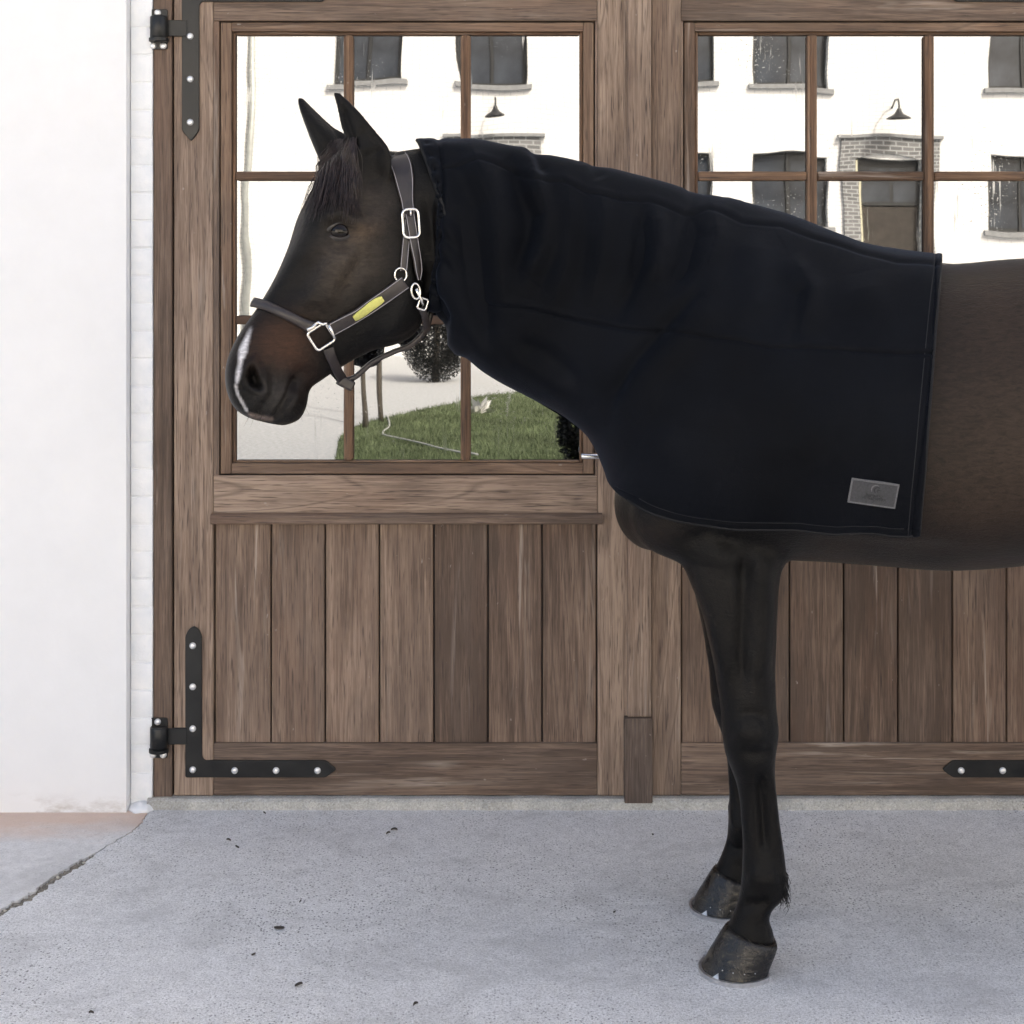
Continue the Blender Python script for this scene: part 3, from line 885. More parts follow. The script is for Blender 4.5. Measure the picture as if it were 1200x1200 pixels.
for x0, x1, z0, z1 in doors_h:
    xm = (x0 + x1) / 2
    zt = z0 + (z1 - z0) * .74
    box('door', x0 + .03, x1 - .03, HYW - .20, HYW - .15, z0, zt - .03, M['brown_door'], house)
    tr = box('transom_window', x0 + .02, x1 - .02, HYW - .19, HYW - .15, zt, z1 - .01, M['frame_dark'], house)
    for a0, a1 in ((x0 + .08, xm - .03), (xm + .03, x1 - .08)):
        q = box('pane', a0, a1, HYW - .149, HYW - .145, zt + .06, z1 - .15, M['house_pane'], None)
        q.parent = tr; q.matrix_parent_inverse = Matrix.Translation(-Vector(tr.location))
    for sx in (-1, 1):      # brick piers
        a0, a1 = sorted((xm + sx * .57, xm + sx * .86))
        box('pier', a0, a1, HYW + .002, HYW + .06, 0, z1 - .05, M['old_brick'], house, .006)
    bm = bmesh.new()        # segmental arch head
    na = 14
    lo_, hi_ = [], []
    for i in range(na + 1):
        t = -1 + 2*i/na
        lo_.append((xm + t*.86, z1 - .05 + (0 if abs(t) > .66 else .14*(1 - (t/.66)**2))))
        hi_.append((xm + t*.86, z1 + .34))
    for y_, fl in ((HYW + .06, 0), (HYW + .002, 1)):
        for i in range(na):
            q = [bm.verts.new((p_[0], y_, p_[1])) for p_ in (lo_[i], lo_[i+1], hi_[i+1], hi_[i])]
            bm.faces.new(q[::-1] if fl else q)
    for i in range(na):
        q = [bm.verts.new(v) for v in ((lo_[i][0], HYW+.002, lo_[i][1]), (lo_[i+1][0], HYW+.002, lo_[i+1][1]), (lo_[i+1][0], HYW+.06, lo_[i+1][1]), (lo_[i][0], HYW+.06, lo_[i][1]))]
        bm.faces.new(q)
    bm_obj('arch', bm, M['old_brick'], house)
    box('cornice', xm - .93, xm + .93, HYW + .002, HYW + .12, z1 + .341, z1 + .40, M['sill'], house, .006)
    box('jamb_reveal', x0 + .001, x0 + .03, HYW - .16, HYW + .03, z0, z1 - .06, M['cream'], house)
    lamp = empty('wall_lamp', (xm + .05, HYW, z1 + .62))
    bm = bmesh.new()
    bm_tube(bm, [(xm + .05, HYW, z1 + .9), (xm + .05, HYW + .18, z1 + 1.02), (xm + .05, HYW + .40, z1 + 1.0), (xm + .05, HYW + .48, z1 + .88), (xm + .05, HYW + .48, z1 + .80)], .018, 8)
    bm_obj('arm', bm, M['frame_dark'], lamp, smooth=True)
    bm = bmesh.new()
    bm_tube(bm, [(0, 0, .17), (0, 0, .12), (0, 0, .06), (0, 0, 0), (0, 0, -.02)], [.035, .05, .09, .20, .21], 20, cap=False)
    bm_obj('lamp_shade', bm, M['frame_dark'], lamp, smooth=True, loc=(xm + .05, HYW + .48, z1 + .66))
    tag(lamp, 'dark barn lamp above the house door ' + ('with bare wall overhead' if x0 > 3 else 'with a window overhead'), 'wall lamp', 'barn lamps on the white house')
bm = bmesh.new(); bm_tube(bm, [(hx(289), HYW + .08, 0), (hx(289), HYW + .08, 7.2)], .055, 10)
bm_obj('downpipe', bm, M['zinc'], house, smooth=True)
box('string_course', hx(262), hx(283), HYW + .002, HYW + .14, 0, 7.3, M['house'], house, .01)
bm = bmesh.new()
A = [(-13.4, HYW + .5, 7.3), (-13.4, HYW - 3.9, 10.2), (-13.4, HYW - 8.3, 7.3), (-13.4, HYW - 8.3, 7.15), (-13.4, HYW - 3.9, 10.0), (-13.4, HYW + .5, 7.15)]
va = [bm.verts.new(p) for p in A]; vb = [bm.verts.new((15.4, p[1], p[2])) for p in A]
for i in range(6): bm.faces.new((va[i], va[(i+1) % 6], vb[(i+1) % 6], vb[i]))
bm.faces.new(va[::-1]); bm.faces.new(vb)
bm_obj('roof', bm, M['roof'], house)
# ------------------------------------------------------------------ horse materials
def m_coat():
    t = NT('dark_bay_coat')
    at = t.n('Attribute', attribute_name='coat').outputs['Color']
    co = t.geo()
    fur = t.noise(t.mapping(co, (0.5, 1, 1)), 420, 3, 0.7, 0.3)
    fur2 = t.noise(t.mapping(co, (0.35, 1, 1)), 130, 4, 0.7, 0.6)
    b = t.noise(co, 6, 4, 0.6)
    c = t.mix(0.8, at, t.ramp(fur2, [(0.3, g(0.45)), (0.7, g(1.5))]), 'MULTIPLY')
    c = t.mix(0.5, c, t.ramp(b, [(0.3, g(0.6)), (0.7, g(1.35))]), 'MULTIPLY')
    t.bs(Base_Color=c, Roughness=t.math('ADD', 0.26, t.math('MULTIPLY', fur2, 0.22)), Specular_IOR_Level=0.17, Sheen_Weight=0.03, Sheen_Roughness=0.4)
    t.set(t.b.inputs['Sheen Tint'], (0.75, 0.70, 0.66, 1))
    t.bump(t.math('ADD', fur, fur2), 0.55, 0.0024)
    return t.m
M['coat'] = m_coat()
M['eye'] = simple('dark_eye', (0.005, 0.003, 0.0025), 0.04, 0, 0.3, 60, 0.0, 0.3)
M['lid'] = simple('black_eyelid_skin', (0.022, 0.018, 0.016), 0.36, 0, 0.3, 300, 0.3, 0.5, 0.001)
M['hair'] = simple('black_brown_hair', (0.024, 0.015, 0.014), 0.34, 0, 0.5, 90, 0.0, 0.5)

M['hair_black'] = simple('black_hair', (0.006, 0.005, 0.005), 0.4, 0, 0.4, 90, 0.0, 0.3)
def m_hoof():
    t = NT('oiled_dark_hoof')
    co = t.geo()
    ring = t.noise(t.mapping(co, (0.15, 0.15, 1)), 190, 3, 0.6)
    st = t.noise(t.mapping(co, (1, 1, 0.25)), 120, 4, 0.6)
    sc = t.noise(co, 28, 5, 0.75, 0.8)
    c = t.ramp(st, [(0.3, (0.004,0.0035,0.0035)), (0.7, (0.011,0.0095,0.0085))])
    c = t.mix(t.ramp(sc, [(0.56, g(0)), (0.64, g(0.6))]), c, (0.15, 0.125, 0.085))
    t.bs(Base_Color=c, Roughness=t.ramp(sc, [(0.4, g(0.16)), (0.65, g(0.5))]), Specular_IOR_Level=0.5)
    t.bump(t.math('ADD', ring, t.math('MULTIPLY', sc, 0.9)), 0.6, 0.003)
    return t.m
M['hoof'] = m_hoof()
M['shoe'] = simple('worn_steel_shoe', (0.52, 0.52, 0.53), 0.38, 0.8, 0.2, 80, 0.1)

# ------------------------------------------------------------------ horse geometry
HYC = -0.79                                   # middle plane of the horse
TH = math.radians(17)                         # the head is turned a little towards the viewer
XP = (470 - PX) / (F / (HYC + D))
def ych(px):
    X = (px - PX) / (F / (HYC - 0.05 + D))
    return HYC - math.tan(TH) * max(0.0, XP - X)
HL = Vector((-math.sin(TH), math.cos(TH), 0))  # lateral axis of the head (towards the far side)
YL = Vector((0, 1, 0))

def loft(bm, secs, lat, n=28, m=None):
    """secs rows: top xyz, bottom xyz, half width, k, p"""
    m = m or len(secs) * 4
    R = spline(secs, m)
    rings = []
    for r in R:
        T, B = Vector(r[0:3]), Vector(r[3:6])
        C, A = (T + B) / 2, (T - B) / 2
        w, k, p = max(r[6], .002), r[7], r[8]
        ring = []
        for i in range(n):
            ph = 2 * math.pi * i / n
            c, s = math.cos(ph), math.sin(ph)
            y = w * math.copysign(abs(s) ** p, s) * (1 + k * c)
            ring.append(bm.verts.new(C + A * c + lat * y))
        rings.append(ring)
    for a, b in zip(rings[:-1], rings[1:]):
        for i in range(n): bm.faces.new((a[i], a[(i+1) % n], b[(i+1) % n], b[i]))
    bm.faces.new(rings[0][::-1]); bm.faces.new(rings[-1])

def blob(bm, c, r, rot=None):
    q = bmesh.ops.create_icosphere(bm, subdivisions=3, radius=1)
    mt = Matrix.Translation(c) @ (rot or Matrix.Identity(4)) @ Matrix.Diagonal((*r, 1))
    bmesh.ops.transform(bm, matrix=mt, verts=q['verts'])

bm = bmesh.new()
def bs(tx, ty, bx, by, w, k=-0.1, p=0.9, yoff=0.0):
    return [*P(tx, ty, HYC + yoff), *P(bx, by, HYC + yoff), w, k, p]
body_secs = [
    bs(462, 178, 492, 320, .070, -.05, .9), bs(508, 172, 522, 368, .082, -.10, .9), bs(565, 173, 566, 423, .090, -.18, .9),
    bs(636, 188, 636, 462, .105, -.25, .95), bs(706, 203, 690, 496, .130, -.30, 1.0), bs(772, 220, 716, 540, .170, -.34, 1.0),
    bs(836, 238, 738, 588, .205, -.36, 1.0), bs(892, 250, 785, 628, .235, -.36, 1.0), bs(948, 270, 868, 650, .255, -.30, .95),
    bs(1008, 294, 952, 654, .268, -.22, .9), bs(1062, 304, 1034, 660, .280, -.16, .88), bs(1112, 309, 1102, 664, .292, -.12, .86),
    bs(1200, 302, 1200, 657, .300, -.06, .85), bs(1300, 302, 1300, 644, .295, -.02, .85), bs(1390, 303, 1384, 618, .280, .02, .85),
    bs(1462, 314, 1452, 592, .262, .05, .85), bs(1532, 342, 1522, 566, .215, .05, .9), bs(1582, 400, 1572, 520, .115, 0, .9)]
loft(bm, body_secs, YL, 40, 90)
# shoulder blade, upper arm and breast masses on both sides
for s in (-1, 1):
    Y = HYC + s * .135
    c = P(842, 470, HYC); c.y = HYC + s * .125
    blob(bm, c, (.17, .10, .27), Matrix.Rotation(math.radians(-24), 4, 'Y'))
    c = P(800, 590, HYC); c.y = HYC + s * .115
    blob(bm, c, (.125, .085, .105))
    c = P(1480, 500, HYC); c.y = HYC + s * .15
    blob(bm, c, (.20, .13, .28))
c = P(765, 590, HYC)
blob(bm, c, (.085, .16, .10))

# head
def hs(tx, ty, bx, by, w, k=.1, p=.8):
    return [*P(tx, ty, ych(tx)), *P(bx, by, ych(bx)), w, k, p]
head_secs = [
    hs(452, 176, 505, 310, .060, 0, .9), hs(418, 176, 499, 352, .075, .05, .85), hs(388, 192, 493, 380, .088, .10, .8),
    hs(366, 222, 480, 396, .098, .16, .75), hs(350, 254, 460, 405, .100, .20, .72), hs(339, 288, 436, 411, .086, .16, .72),
    hs(322, 326, 412, 423, .070, .06, .75), hs(301, 361, 391, 436, .060, -.02, .75), hs(279, 393, 376, 446, .056, -.05, .75),
    hs(265.5, 424, 363, 456, .058, 0, .75), hs(264.5, 454, 359, 475, .056, .05, .75), hs(275, 479, 350, 492, .046, .05, .8), hs(294, 491, 332, 499, .026, 0, .9)]
loft(bm, head_secs, HL, 36, 70)
for s in (-1, 1):                             # jowls
    c = P(455, 338, ych(455)) + HL * s * .052
    blob(bm, c, (.088, .034, .108), Matrix.Rotation(TH, 4, 'Z') @ Matrix.Rotation(math.radians(20), 4, 'Y'))
# ears
def ear(secs, Y, lat, cup):
    R = spline([[*P(l[0], l[1], Y), *P(r[0], r[1], Y), w, 0, 0] for l, r, w in secs], 26)
    rings, n = [], 20
    for r in R:
        T, B = Vector(r[0:3]), Vector(r[3:6])
        C, A = (T + B)/2, (T - B)/2
        ring = []
        for i in range(n):
            ph = 2*math.pi*i/n
            c, s = math.cos(ph), math.sin(ph)
            ring.append(bm.verts.new(C + A*c + lat*(r[6]*s + cup*abs(A.length)*(c*c - .5))))
        rings.append(ring)
    for a, b in zip(rings[:-1], rings[1:]):
        for i in range(n): bm.faces.new((a[i], a[(i+1) % n], b[(i+1) % n], b[i]))
    bm.faces.new(rings[0][::-1]); bm.faces.new(rings[-1])
ear([((418, 226), (448, 226), .008), ((408, 205), (458, 207), .024), ((405, 178), (457, 180), .032), ((404.5, 164), (449, 166), .028), ((399, 148), (436, 150), .024), ((395.5, 130), (420.5, 131), .019), ((392.5, 117), (408, 118), .013), ((389.5, 107.5), (398.5, 109), .008)], ych(430) - .050, Vector((-.35, .94, 0)), -.45)
ear([((388, 226), (410, 224), .008), ((380, 205), (416, 202), .022), ((371.5, 184), (412, 176), .028), ((361.5, 160), (405, 159), .025), ((353.5, 137), (388, 147), .021), ((350.5, 127), (372, 132.5), .016), ((349, 119.5), (361.5, 121.5), .011), ((348.3, 113.5), (355, 114.5), .007)], ych(395) + .062, Vector((.35, .94, 0)), .40)

# legs
NY = -0.905
def ls(y, xl, xr, hw, p=.9, Y=NY):
    a, b = P(xl, y, Y), P(xr, y, Y)
    return [*a, *b, hw, 0, p]
fore = [ls(560, 775, 945, .085), ls(600, 786, 938, .092), ls(640, 795, 927, .088), ls(672, 803, 915, .080), ls(712, 819, 912, .071), ls(760, 832, 909.5, .062), ls(805, 840.5, 909, .053),
        ls(832, 844.5, 910, .053), ls(856, 846, 912.5, .056), ls(880, 849, 909.5, .052), ls(900, 856, 908, .043), ls(918, 862.5, 908.5, .033), ls(940, 866.5, 911, .029), ls(966, 868.5, 914, .028), ls(993, 870, 918.5, .030),
        ls(1014, 869.5, 921, .034), ls(1034, 868.5, 922.5, .038), ls(1050, 866.5, 919, .036), ls(1064, 862, 906, .032), ls(1077, 856.5, 901.5, .033), ls(1090, 851, 906, .040), ls(1104, 851, 908, .042)]
DX = .0155
fore_secs = fore
loft(bm, fore, YL, 26, 110)
far = []
for r in fore:
    q = list(r); q[0] += DX; q[3] += DX; q[1] += .285; q[4] += .285
    far.append(q)
loft(bm, far, YL, 26, 110)
# hind legs (outside the picture)
def hind(Y, dx):
    S = [(1.42, .95, .215, .11), (1.44, .86, .195, .105), (1.47, .76, .165, .09), (1.52, .66, .115, .07), (1.59, .57, .085, .052), (1.625, .52, .080, .048), (1.625, .46, .072, .044), (1.615, .40, .050, .036),
         (1.605, .30, .043, .030), (1.60, .20, .045, .031), (1.595, .155, .052, .037), (1.575, .11, .044, .034), (1.55, .075, .055, .042), (1.545, .05, .058, .044)]
    loft(bm, [[x - h + dx, Y, z, x + h + dx, Y, z, w, 0, .9] for x, z, h, w in S], YL, 24, 70)
hind(HYC - .15, 0.0); hind(HYC + .15, .12)
me = bpy.data.meshes.new('tmp'); bmesh.ops.recalc_face_normals(bm, faces=bm.faces); bm.to_mesh(me); bm.free()
tmp = bpy.data.objects.new('tmp', me); COL.objects.link(tmp)
md = tmp.modifiers.new('r', 'REMESH'); md.mode = 'VOXEL'; md.voxel_size = 0.0042; md.use_smooth_shade = True
dg = bpy.context.evaluated_depsgraph_get()
bme = bpy.data.meshes.new_from_object(tmp.evaluated_get(dg))
bpy.data.objects.remove(tmp)
nv = len(bme.vertices)
co = np.empty(nv*3); bme.vertices.foreach_get('co', co); co = co.reshape(-1, 3)
ed = np.empty(len(bme.edges)*2, int); bme.edges.foreach_get('vertices', ed); ed = ed.reshape(-1, 2)
deg = np.bincount(ed.ravel(), minlength=nv).astype(float)
def lap(co, it, lam=.5, w=None):
    for _ in range(it):
        acc = np.empty_like(co)
        for k in range(3):
            acc[:, k] = np.bincount(ed[:, 0], co[ed[:, 1], k], nv) + np.bincount(ed[:, 1], co[ed[:, 0], k], nv)
        dlt = acc / deg[:, None] - co
        co = co + lam * (dlt if w is None else dlt * w[:, None])
    return co
def normals():
    bme.vertices.foreach_set('co', co.ravel()); bme.update()
    no = np.empty(nv*3); bme.vertices.foreach_get('normal', no)
    return no.reshape(-1, 3)
px, py = proj(co)
wt = np.ones(nv)
earm = ((px < 462) & (py < 172))
wt[earm] = .25
co = lap(co, 14, .5, wt)
trunk = (co[:, 0] > P(520, 0, HYC).x) & (co[:, 2] > .70)
co = lap(co, 60, .5, np.where(trunk, 1.0, 0.0))
legjoin = (co[:, 2] > .60) & (co[:, 0] > .3)
co = lap(co, 30, .5, np.where(legjoin, 1.0, 0.0))

# --- sculpting, in the picture coordinates of the near side (mirrored on the far side)
hm = np.array(P(470, 300, HYC)); hl = np.array(HL)
def near_px(co):
    isH = co[:, 0] < P(512, 0, HYC).x
    dh = (co - hm) @ hl
    c2 = co.copy()
    fl = isH & (dh > 0)
    c2[fl] = co[fl] - 2 * dh[fl][:, None] * hl
    dy = co[:, 1] - HYC
    fb = (~isH) & (dy > 0)
    c2[fb, 1] = HYC - dy[fb]
    x, y = proj(c2)
    return x, y, isH, np.where(isH, dh, dy)
no = normals()
px, py, isH, lat = near_px(co)
sidew = np.where(isH, np.clip(np.abs(no @ hl) * 1.6 - .25, 0, 1), np.clip(np.abs(no[:, 1]) * 1.6 - .2, 0, 1))
d = np.zeros(nv)
H = isH
def addg(x, y, a, sx, sy=None, ang=0):
    global d
    d += np.where(H, a * gauss(px, py, x, y, sx, sy, ang) * sidew, 0)
def addl(poly, a, s, head=True, taper=True):
    global d
    a = a * (1.6 if head and taper else 1.9 if not head else 1.0)
    dist, sd, t = seg_dist(px, py, poly)
    v = a * np.exp(-.5 * (dist / s) ** 2)
    if taper: v = v * np.clip(np.minimum(t, 1 - t) * 5 + .15, 0, 1)
    d += np.where(H == head, v * sidew, 0)
EYE = (399, 271)
addg(399, 271, -0.0150, 13, 9, 5)
addl([(378, 262), (388, 254), (403, 252), (418, 260), (424, 270)], .009, 7)
addg(424, 240, -0.0150, 12, 15, 20)
addg(432, 262, 0.0090, 12, 12)
addl([(412, 292), (398, 318), (384, 344), (372, 362)], .007, 8)
addl([(430, 290), (412, 325), (400, 350)], -.005, 9)
addl([(360, 300), (340, 335), (322, 362)], -.005, 10)
addl([(378, 290), (362, 322), (345, 350)], -.003, 7)
addl([(500, 225), (506, 270), (505, 320), (498, 362)], -.010, 7)
addl([(478, 235), (482, 290), (478, 340), (462, 380), (440, 398)], .005, 9)
addl([(432, 172), (440, 205), (425, 222)], -.006, 9)
addl([(399, 122), (405, 140), (412, 160), (418, 176)], -.007, 4.5)
addl([(424, 148), (436, 166), (446, 182)], -.004, 6)
addl([(306, 428), (313, 446), (309, 464), (298, 474)], .004, 3.5)
addl([(320, 430), (324, 450), (316, 470), (306, 480)], -.003, 4)
addl([(345, 455), (340, 470), (332, 484)], .006, 5)
addl([(283, 420), (279, 440), (284, 462)], -.003, 4)
addl([(392, 300), (372, 335), (356, 362)], .004, 6)
addl([(420, 300), (436, 330), (430, 365), (412, 392)], -.004, 8)
addl([(385, 285), (400, 290), (416, 284)], -.005, 4)
# nostril, lips, chin
nu = (px - 298) * math.cos(math.radians(68)) + (py - 444) * math.sin(math.radians(68))
nvv = -(px - 298) * math.sin(math.radians(68)) + (py - 444) * math.cos(math.radians(68))
rr = np.sqrt((nu / 15.5) ** 2 + ((nvv + .02*nu**2 - 1.5) / 7.2) ** 2)
nost = np.clip(1 - rr, 0, 1)
d += np.where(H, -.024 * np.minimum(nost * 1.7, 1) * sidew, 0)
d += np.where(H, .0075 * np.exp(-.5 * ((rr - 1.28) / .26) ** 2) * sidew, 0)
addg(281, 440, 0.0060, 6, 14, 8)
addg(318, 440, -0.0060, 7, 16, -10)
addl([(345, 447), (341, 455), (332, 472), (324, 485), (317, 495)], -.0125, 2.8, True, False)
addl([(334, 450), (325, 470), (312, 488)], .004, 6)
addg(348, 474, 0.0090, 9, 12, 20)
addg(352, 440, -0.0075, 8, 8)
addl([(300, 470), (294, 482), (303, 492)], .003, 5)
# neck vein, leg modelling (body part of the mesh)
leg = (~H)
def addb(poly, a, s): addl(poly, a, s, False)
addb([(808, 660), (830, 720), (848, 800)], .004, 8)
addb([(880, 640), (872, 700), (868, 770), (872, 820)], -.008, 7)
addb([(895, 655), (897, 720), (892, 800)], .005, 8)
addb([(846, 625), (870, 655), (862, 690)], -.005, 10)
addb([(868, 838), (884, 836), (898, 842)], -.003, 4)
addb([(862, 852), (880, 862), (898, 854)], .004, 9)
addb([(870, 880), (890, 884), (905, 878)], -.003, 5)
addb([(890, 905), (894, 950), (898, 1005)], -.006, 4)
addb([(905, 900), (908, 950), (914, 1005)], .003, 4)
addb([(876, 1024), (895, 1030), (912, 1026)], .004, 8)
addb([(870, 1060), (888, 1062), (902, 1056)], -.004, 5)
addb([(790, 640), (830, 628), (880, 640), (925, 650)], -.006, 9)
addb([(925, 640), (980, 640), (1060, 650), (1140, 648)], -.004, 10)
co = co + no * d[:, None]
co = lap(co, 2, .4)
no = normals()

# --- coat colour, with some highlights painted in
px, py, isH, lat = near_px(co)
ppx, ppy = proj(co)
nearside = lat < .012
base = np.tile(np.array([.0022, .0017, .0014]), (nv, 1))
def blend(c, m): 
    global base
    m = np.clip(m, 0, 1)[:, None]
    base = base * (1 - m) + np.array(c) * m
body = ~isH
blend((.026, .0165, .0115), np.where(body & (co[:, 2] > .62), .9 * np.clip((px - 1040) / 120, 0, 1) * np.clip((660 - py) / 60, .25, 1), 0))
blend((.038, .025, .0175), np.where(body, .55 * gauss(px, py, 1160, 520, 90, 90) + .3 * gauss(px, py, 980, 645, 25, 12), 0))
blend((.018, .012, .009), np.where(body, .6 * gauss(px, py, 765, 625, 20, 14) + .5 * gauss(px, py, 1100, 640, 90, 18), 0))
blend((.014, .012, .010), np.where(body & (co[:, 2] < .85), .6 * gauss(px, py, 835, 680, 18, 60, -14) + .4 * gauss(px, py, 880, 780, 8, 50), 0))  # paler foreleg patches, painted in as slight highlights
blend((.044, .034, .026), np.where(isH, .8 * gauss(px, py, 415, 300, 28, 24) + .7 * gauss(px, py, 432, 240, 24, 20) + .6 * gauss(px, py, 395, 330, 22, 35, 25), 0))  # grey-brown face coat, lightened further as painted highlights
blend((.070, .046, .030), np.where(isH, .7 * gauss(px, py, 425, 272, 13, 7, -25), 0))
blend((.046, .020, .011), np.where(isH, .95 * gauss(px, py, 326, 398, 26, 17, -25) + .6 * gauss(px, py, 345, 425, 16, 22), 0))
blend((.034, .030, .027), np.where(isH, .7 * gauss(px, py, 322, 462, 16, 18), 0))
blend((.0022, .002, .002), np.where(isH, .75 * np.clip((1.0 - rr) * 2.2, 0, 1), 0))
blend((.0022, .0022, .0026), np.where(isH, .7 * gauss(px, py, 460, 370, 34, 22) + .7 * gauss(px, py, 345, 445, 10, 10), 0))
dist, sd, tt = seg_dist(ppx, ppy, [(294, 384), (290, 396), (286.5, 404), (282.5, 420), (279.5, 436), (277.5, 449)])
wid = np.interp(tt, [0, .2, .35, .7, 1], [.6, 3.4, 4.4, 2.6, 1.2]) + .7*np.sin(ppy*.23 + 1.0)
blend((.62, .61, .63), np.where(isH & nearside, np.clip((wid + 1.8 - dist) / 4.2, 0, 1) * np.interp(tt, [0, .15, 1], [.25, 1, 1]), 0))
dist, sd, tt = seg_dist(ppx, ppy, [(276, 452), (279, 463), (284, 472), (289, 481)])
blend((.50, .48, .48), np.where(isH & nearside, np.clip((2.4 - dist) / 2.0, 0, 1) * .9, 0))
dist, sd, tt = seg_dist(ppx, ppy, [(293, 486), (304, 489), (318, 491)])
blend((.22, .17, .15), np.where(isH & nearside, np.clip((4.0 - dist) / 4.0, 0, 1) * .7, 0))
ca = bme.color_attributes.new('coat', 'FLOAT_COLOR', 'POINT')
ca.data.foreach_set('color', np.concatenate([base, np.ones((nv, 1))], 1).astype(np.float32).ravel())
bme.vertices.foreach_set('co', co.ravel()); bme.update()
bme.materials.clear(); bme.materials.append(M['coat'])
bme.polygons.foreach_set('use_smooth', [True] * len(bme.polygons))
horse = empty('horse', (.62, HYC, 0))
tag(horse, 'dark bay horse with white nose stripe wearing a black shoulder rug', 'horse')
bme.name = 'body'
body_o = link(bpy.data.objects.new('body', bme)); child_of(body_o, horse)
pol = np.empty(len(bme.polygons)*4, int)
tris = [tuple(p.vertices) for p in bme.polygons]
bvh = BVHTree.FromPolygons([Vector(c) for c in co], tris)

CAM = Vector((0, -D, HC))
def hit(px, py, tree=None):
    dr = (P(px, py, 0) - CAM).normalized()
    loc, n_, i, dd = (tree or bvh).ray_cast(CAM, dr)
    return (loc, n_) if loc is not None else (None, None)
def mirror_head(v):
    dd = (v - Vector(hm)).dot(HL)
    return v - HL * (2 * dd)

# eyes
for s in (0, 1):
    loc, n_ = hit(*EYE)
    latn = -HL
    c = loc - latn * .0140
    if s: c = mirror_head(c); latn = HL
    bm = bmesh.new(); bmesh.ops.create_uvsphere(bm, u_segments=32, v_segments=24, radius=.0260)
    e = bm_obj('eye', bm, M['eye'], horse, smooth=True, loc=c)
    # lids: swept arcs lying on the ball, thick outside and thin at the rim
    fw = Vector((-math.cos(TH), -math.sin(TH), 0)); up = Vector((0, 0, 1))
    fwd = (fw * .98 + up * -.14).normalized(); upd = (up * .98 + fw * .14).normalized()
    bm = bmesh.new()
    for sign, hgt, dz in ((1, .0165, -.001), (-1, .0118, -.001)):
        rows = []
        for i in range(21):
            t = -1 + 2*i/20
            rim_u, rim_v = t * .0250, sign * hgt * math.cos(t * math.pi/2) ** .8 + dz
            row = []
            for j, (ou, ov, lift) in enumerate(((0, 0, .0257), (.0, .0006, .0280), (.03, .0030, .0286), (.08, .0070, .0265), (.18, .0140, .0165), (.30, .0205, .004))):
                u = rim_u * (1 + ou); v = rim_v + sign * ov * (1 - .35*abs(t)**3)
                rr2 = min(u*u + v*v, (.0255)**2)
                dpt = math.sqrt(max(lift**2 - rr2 * (.9 if j < 3 else .45), 0)) if lift > .0 else 0
                if j >= 4: dpt = lift
                row.append(bm.verts.new(c + fwd*u + upd*v + latn*dpt))
            rows.append(row)
        for a, b in zip(rows[:-1], rows[1:]):
            for k in range(5): bm.faces.new((a[k], a[k+1], b[k+1], b[k]))
    lo_ = bm_obj('eyelid', bm, M['lid'], horse, smooth=True)
    sm = lo_.modifiers.new('s', 'SUBSURF'); sm.levels = 1; sm.render_levels = 1

# forelock
def strands(name, roots, tips, n, rad, lift, seed, parent, mat, sag=0.0):
    rr_ = random.Random(seed)
    bm = bmesh.new()
    for i in range(n):
        a = rr_.random()
        rx, ry = roots(a, rr_); tx, ty = tips(a, rr_)
        pts, prev = [], None
        off = rr_.uniform(.002, lift)
        wob = rr_.uniform(-3, 3)
        for k in range(9):
            t = k/8
            x = rx + (tx-rx)*t + wob*math.sin(math.pi*t) ; y = ry + (ty-ry)*(t**.92)
            l_, n_ = hit(x, y)
            if l_ is None:
                l_, n_ = (pts[-1] + Vector((0, 0, -.012)), Vector((-.4, -.9, 0))) if pts else (P(x, y, HYC - .04), Vector((0, -1, 0)))
                q = l_
            else:
                q = l_ + n_ * off * (0.6 + .5*math.sin(math.pi*min(t*1.2, 1)))
            if prev is not None and (q - prev).length > .06:
                q = prev + (q - prev).normalized() * .02
            pts.append(q); prev = q
        r0 = rr_.uniform(.6, 1.2) * rad
        bm_tube(bm, pts, [r0*(1 - .75*(k/8)**2) for k in range(9)], 4, cap=False)
    return bm_obj(name, bm, mat, parent, smooth=True)
strands('forelock', lambda a, r: (388 + 28*a + r.uniform(-4, 4), 174 - 5*a + r.uniform(-9, 9)), lambda a, r: (360 + 58*a + r.uniform(-9, 9), 200 + 62*r.random()**.8), 620, .0010, .012, 3, horse, M['hair'])

# tail (outside the picture)
bm = bmesh.new()
for i in range(160):
    a = random.uniform(0, 6.28); r_ = random.uniform(0, .05)
    x0, y0 = 1.83 + .3*r_*math.cos(a), HYC + r_*math.sin(a)
    pts = [(x0 - .06, HYC + (y0-HYC)*.4, 1.30), (x0, y0, 1.22), (x0 + .07 + r_*math.cos(a), HYC + (y0-HYC)*1.5, .95), (x0 + .07 + r_*math.cos(a), HYC + (y0-HYC)*1.7, .65 + random.uniform(-.1, .1)), (x0 + .05, HYC + (y0-HYC)*.9, .40 + random.uniform(-.1, .15))]
    bm_tube(bm, [Vector(p) for p in spline(pts, 12)], [.004*(1 - .6*k/11) for k in range(12)], 4, cap=False)
bm_obj('tail', bm, M['hair'], horse, smooth=True)

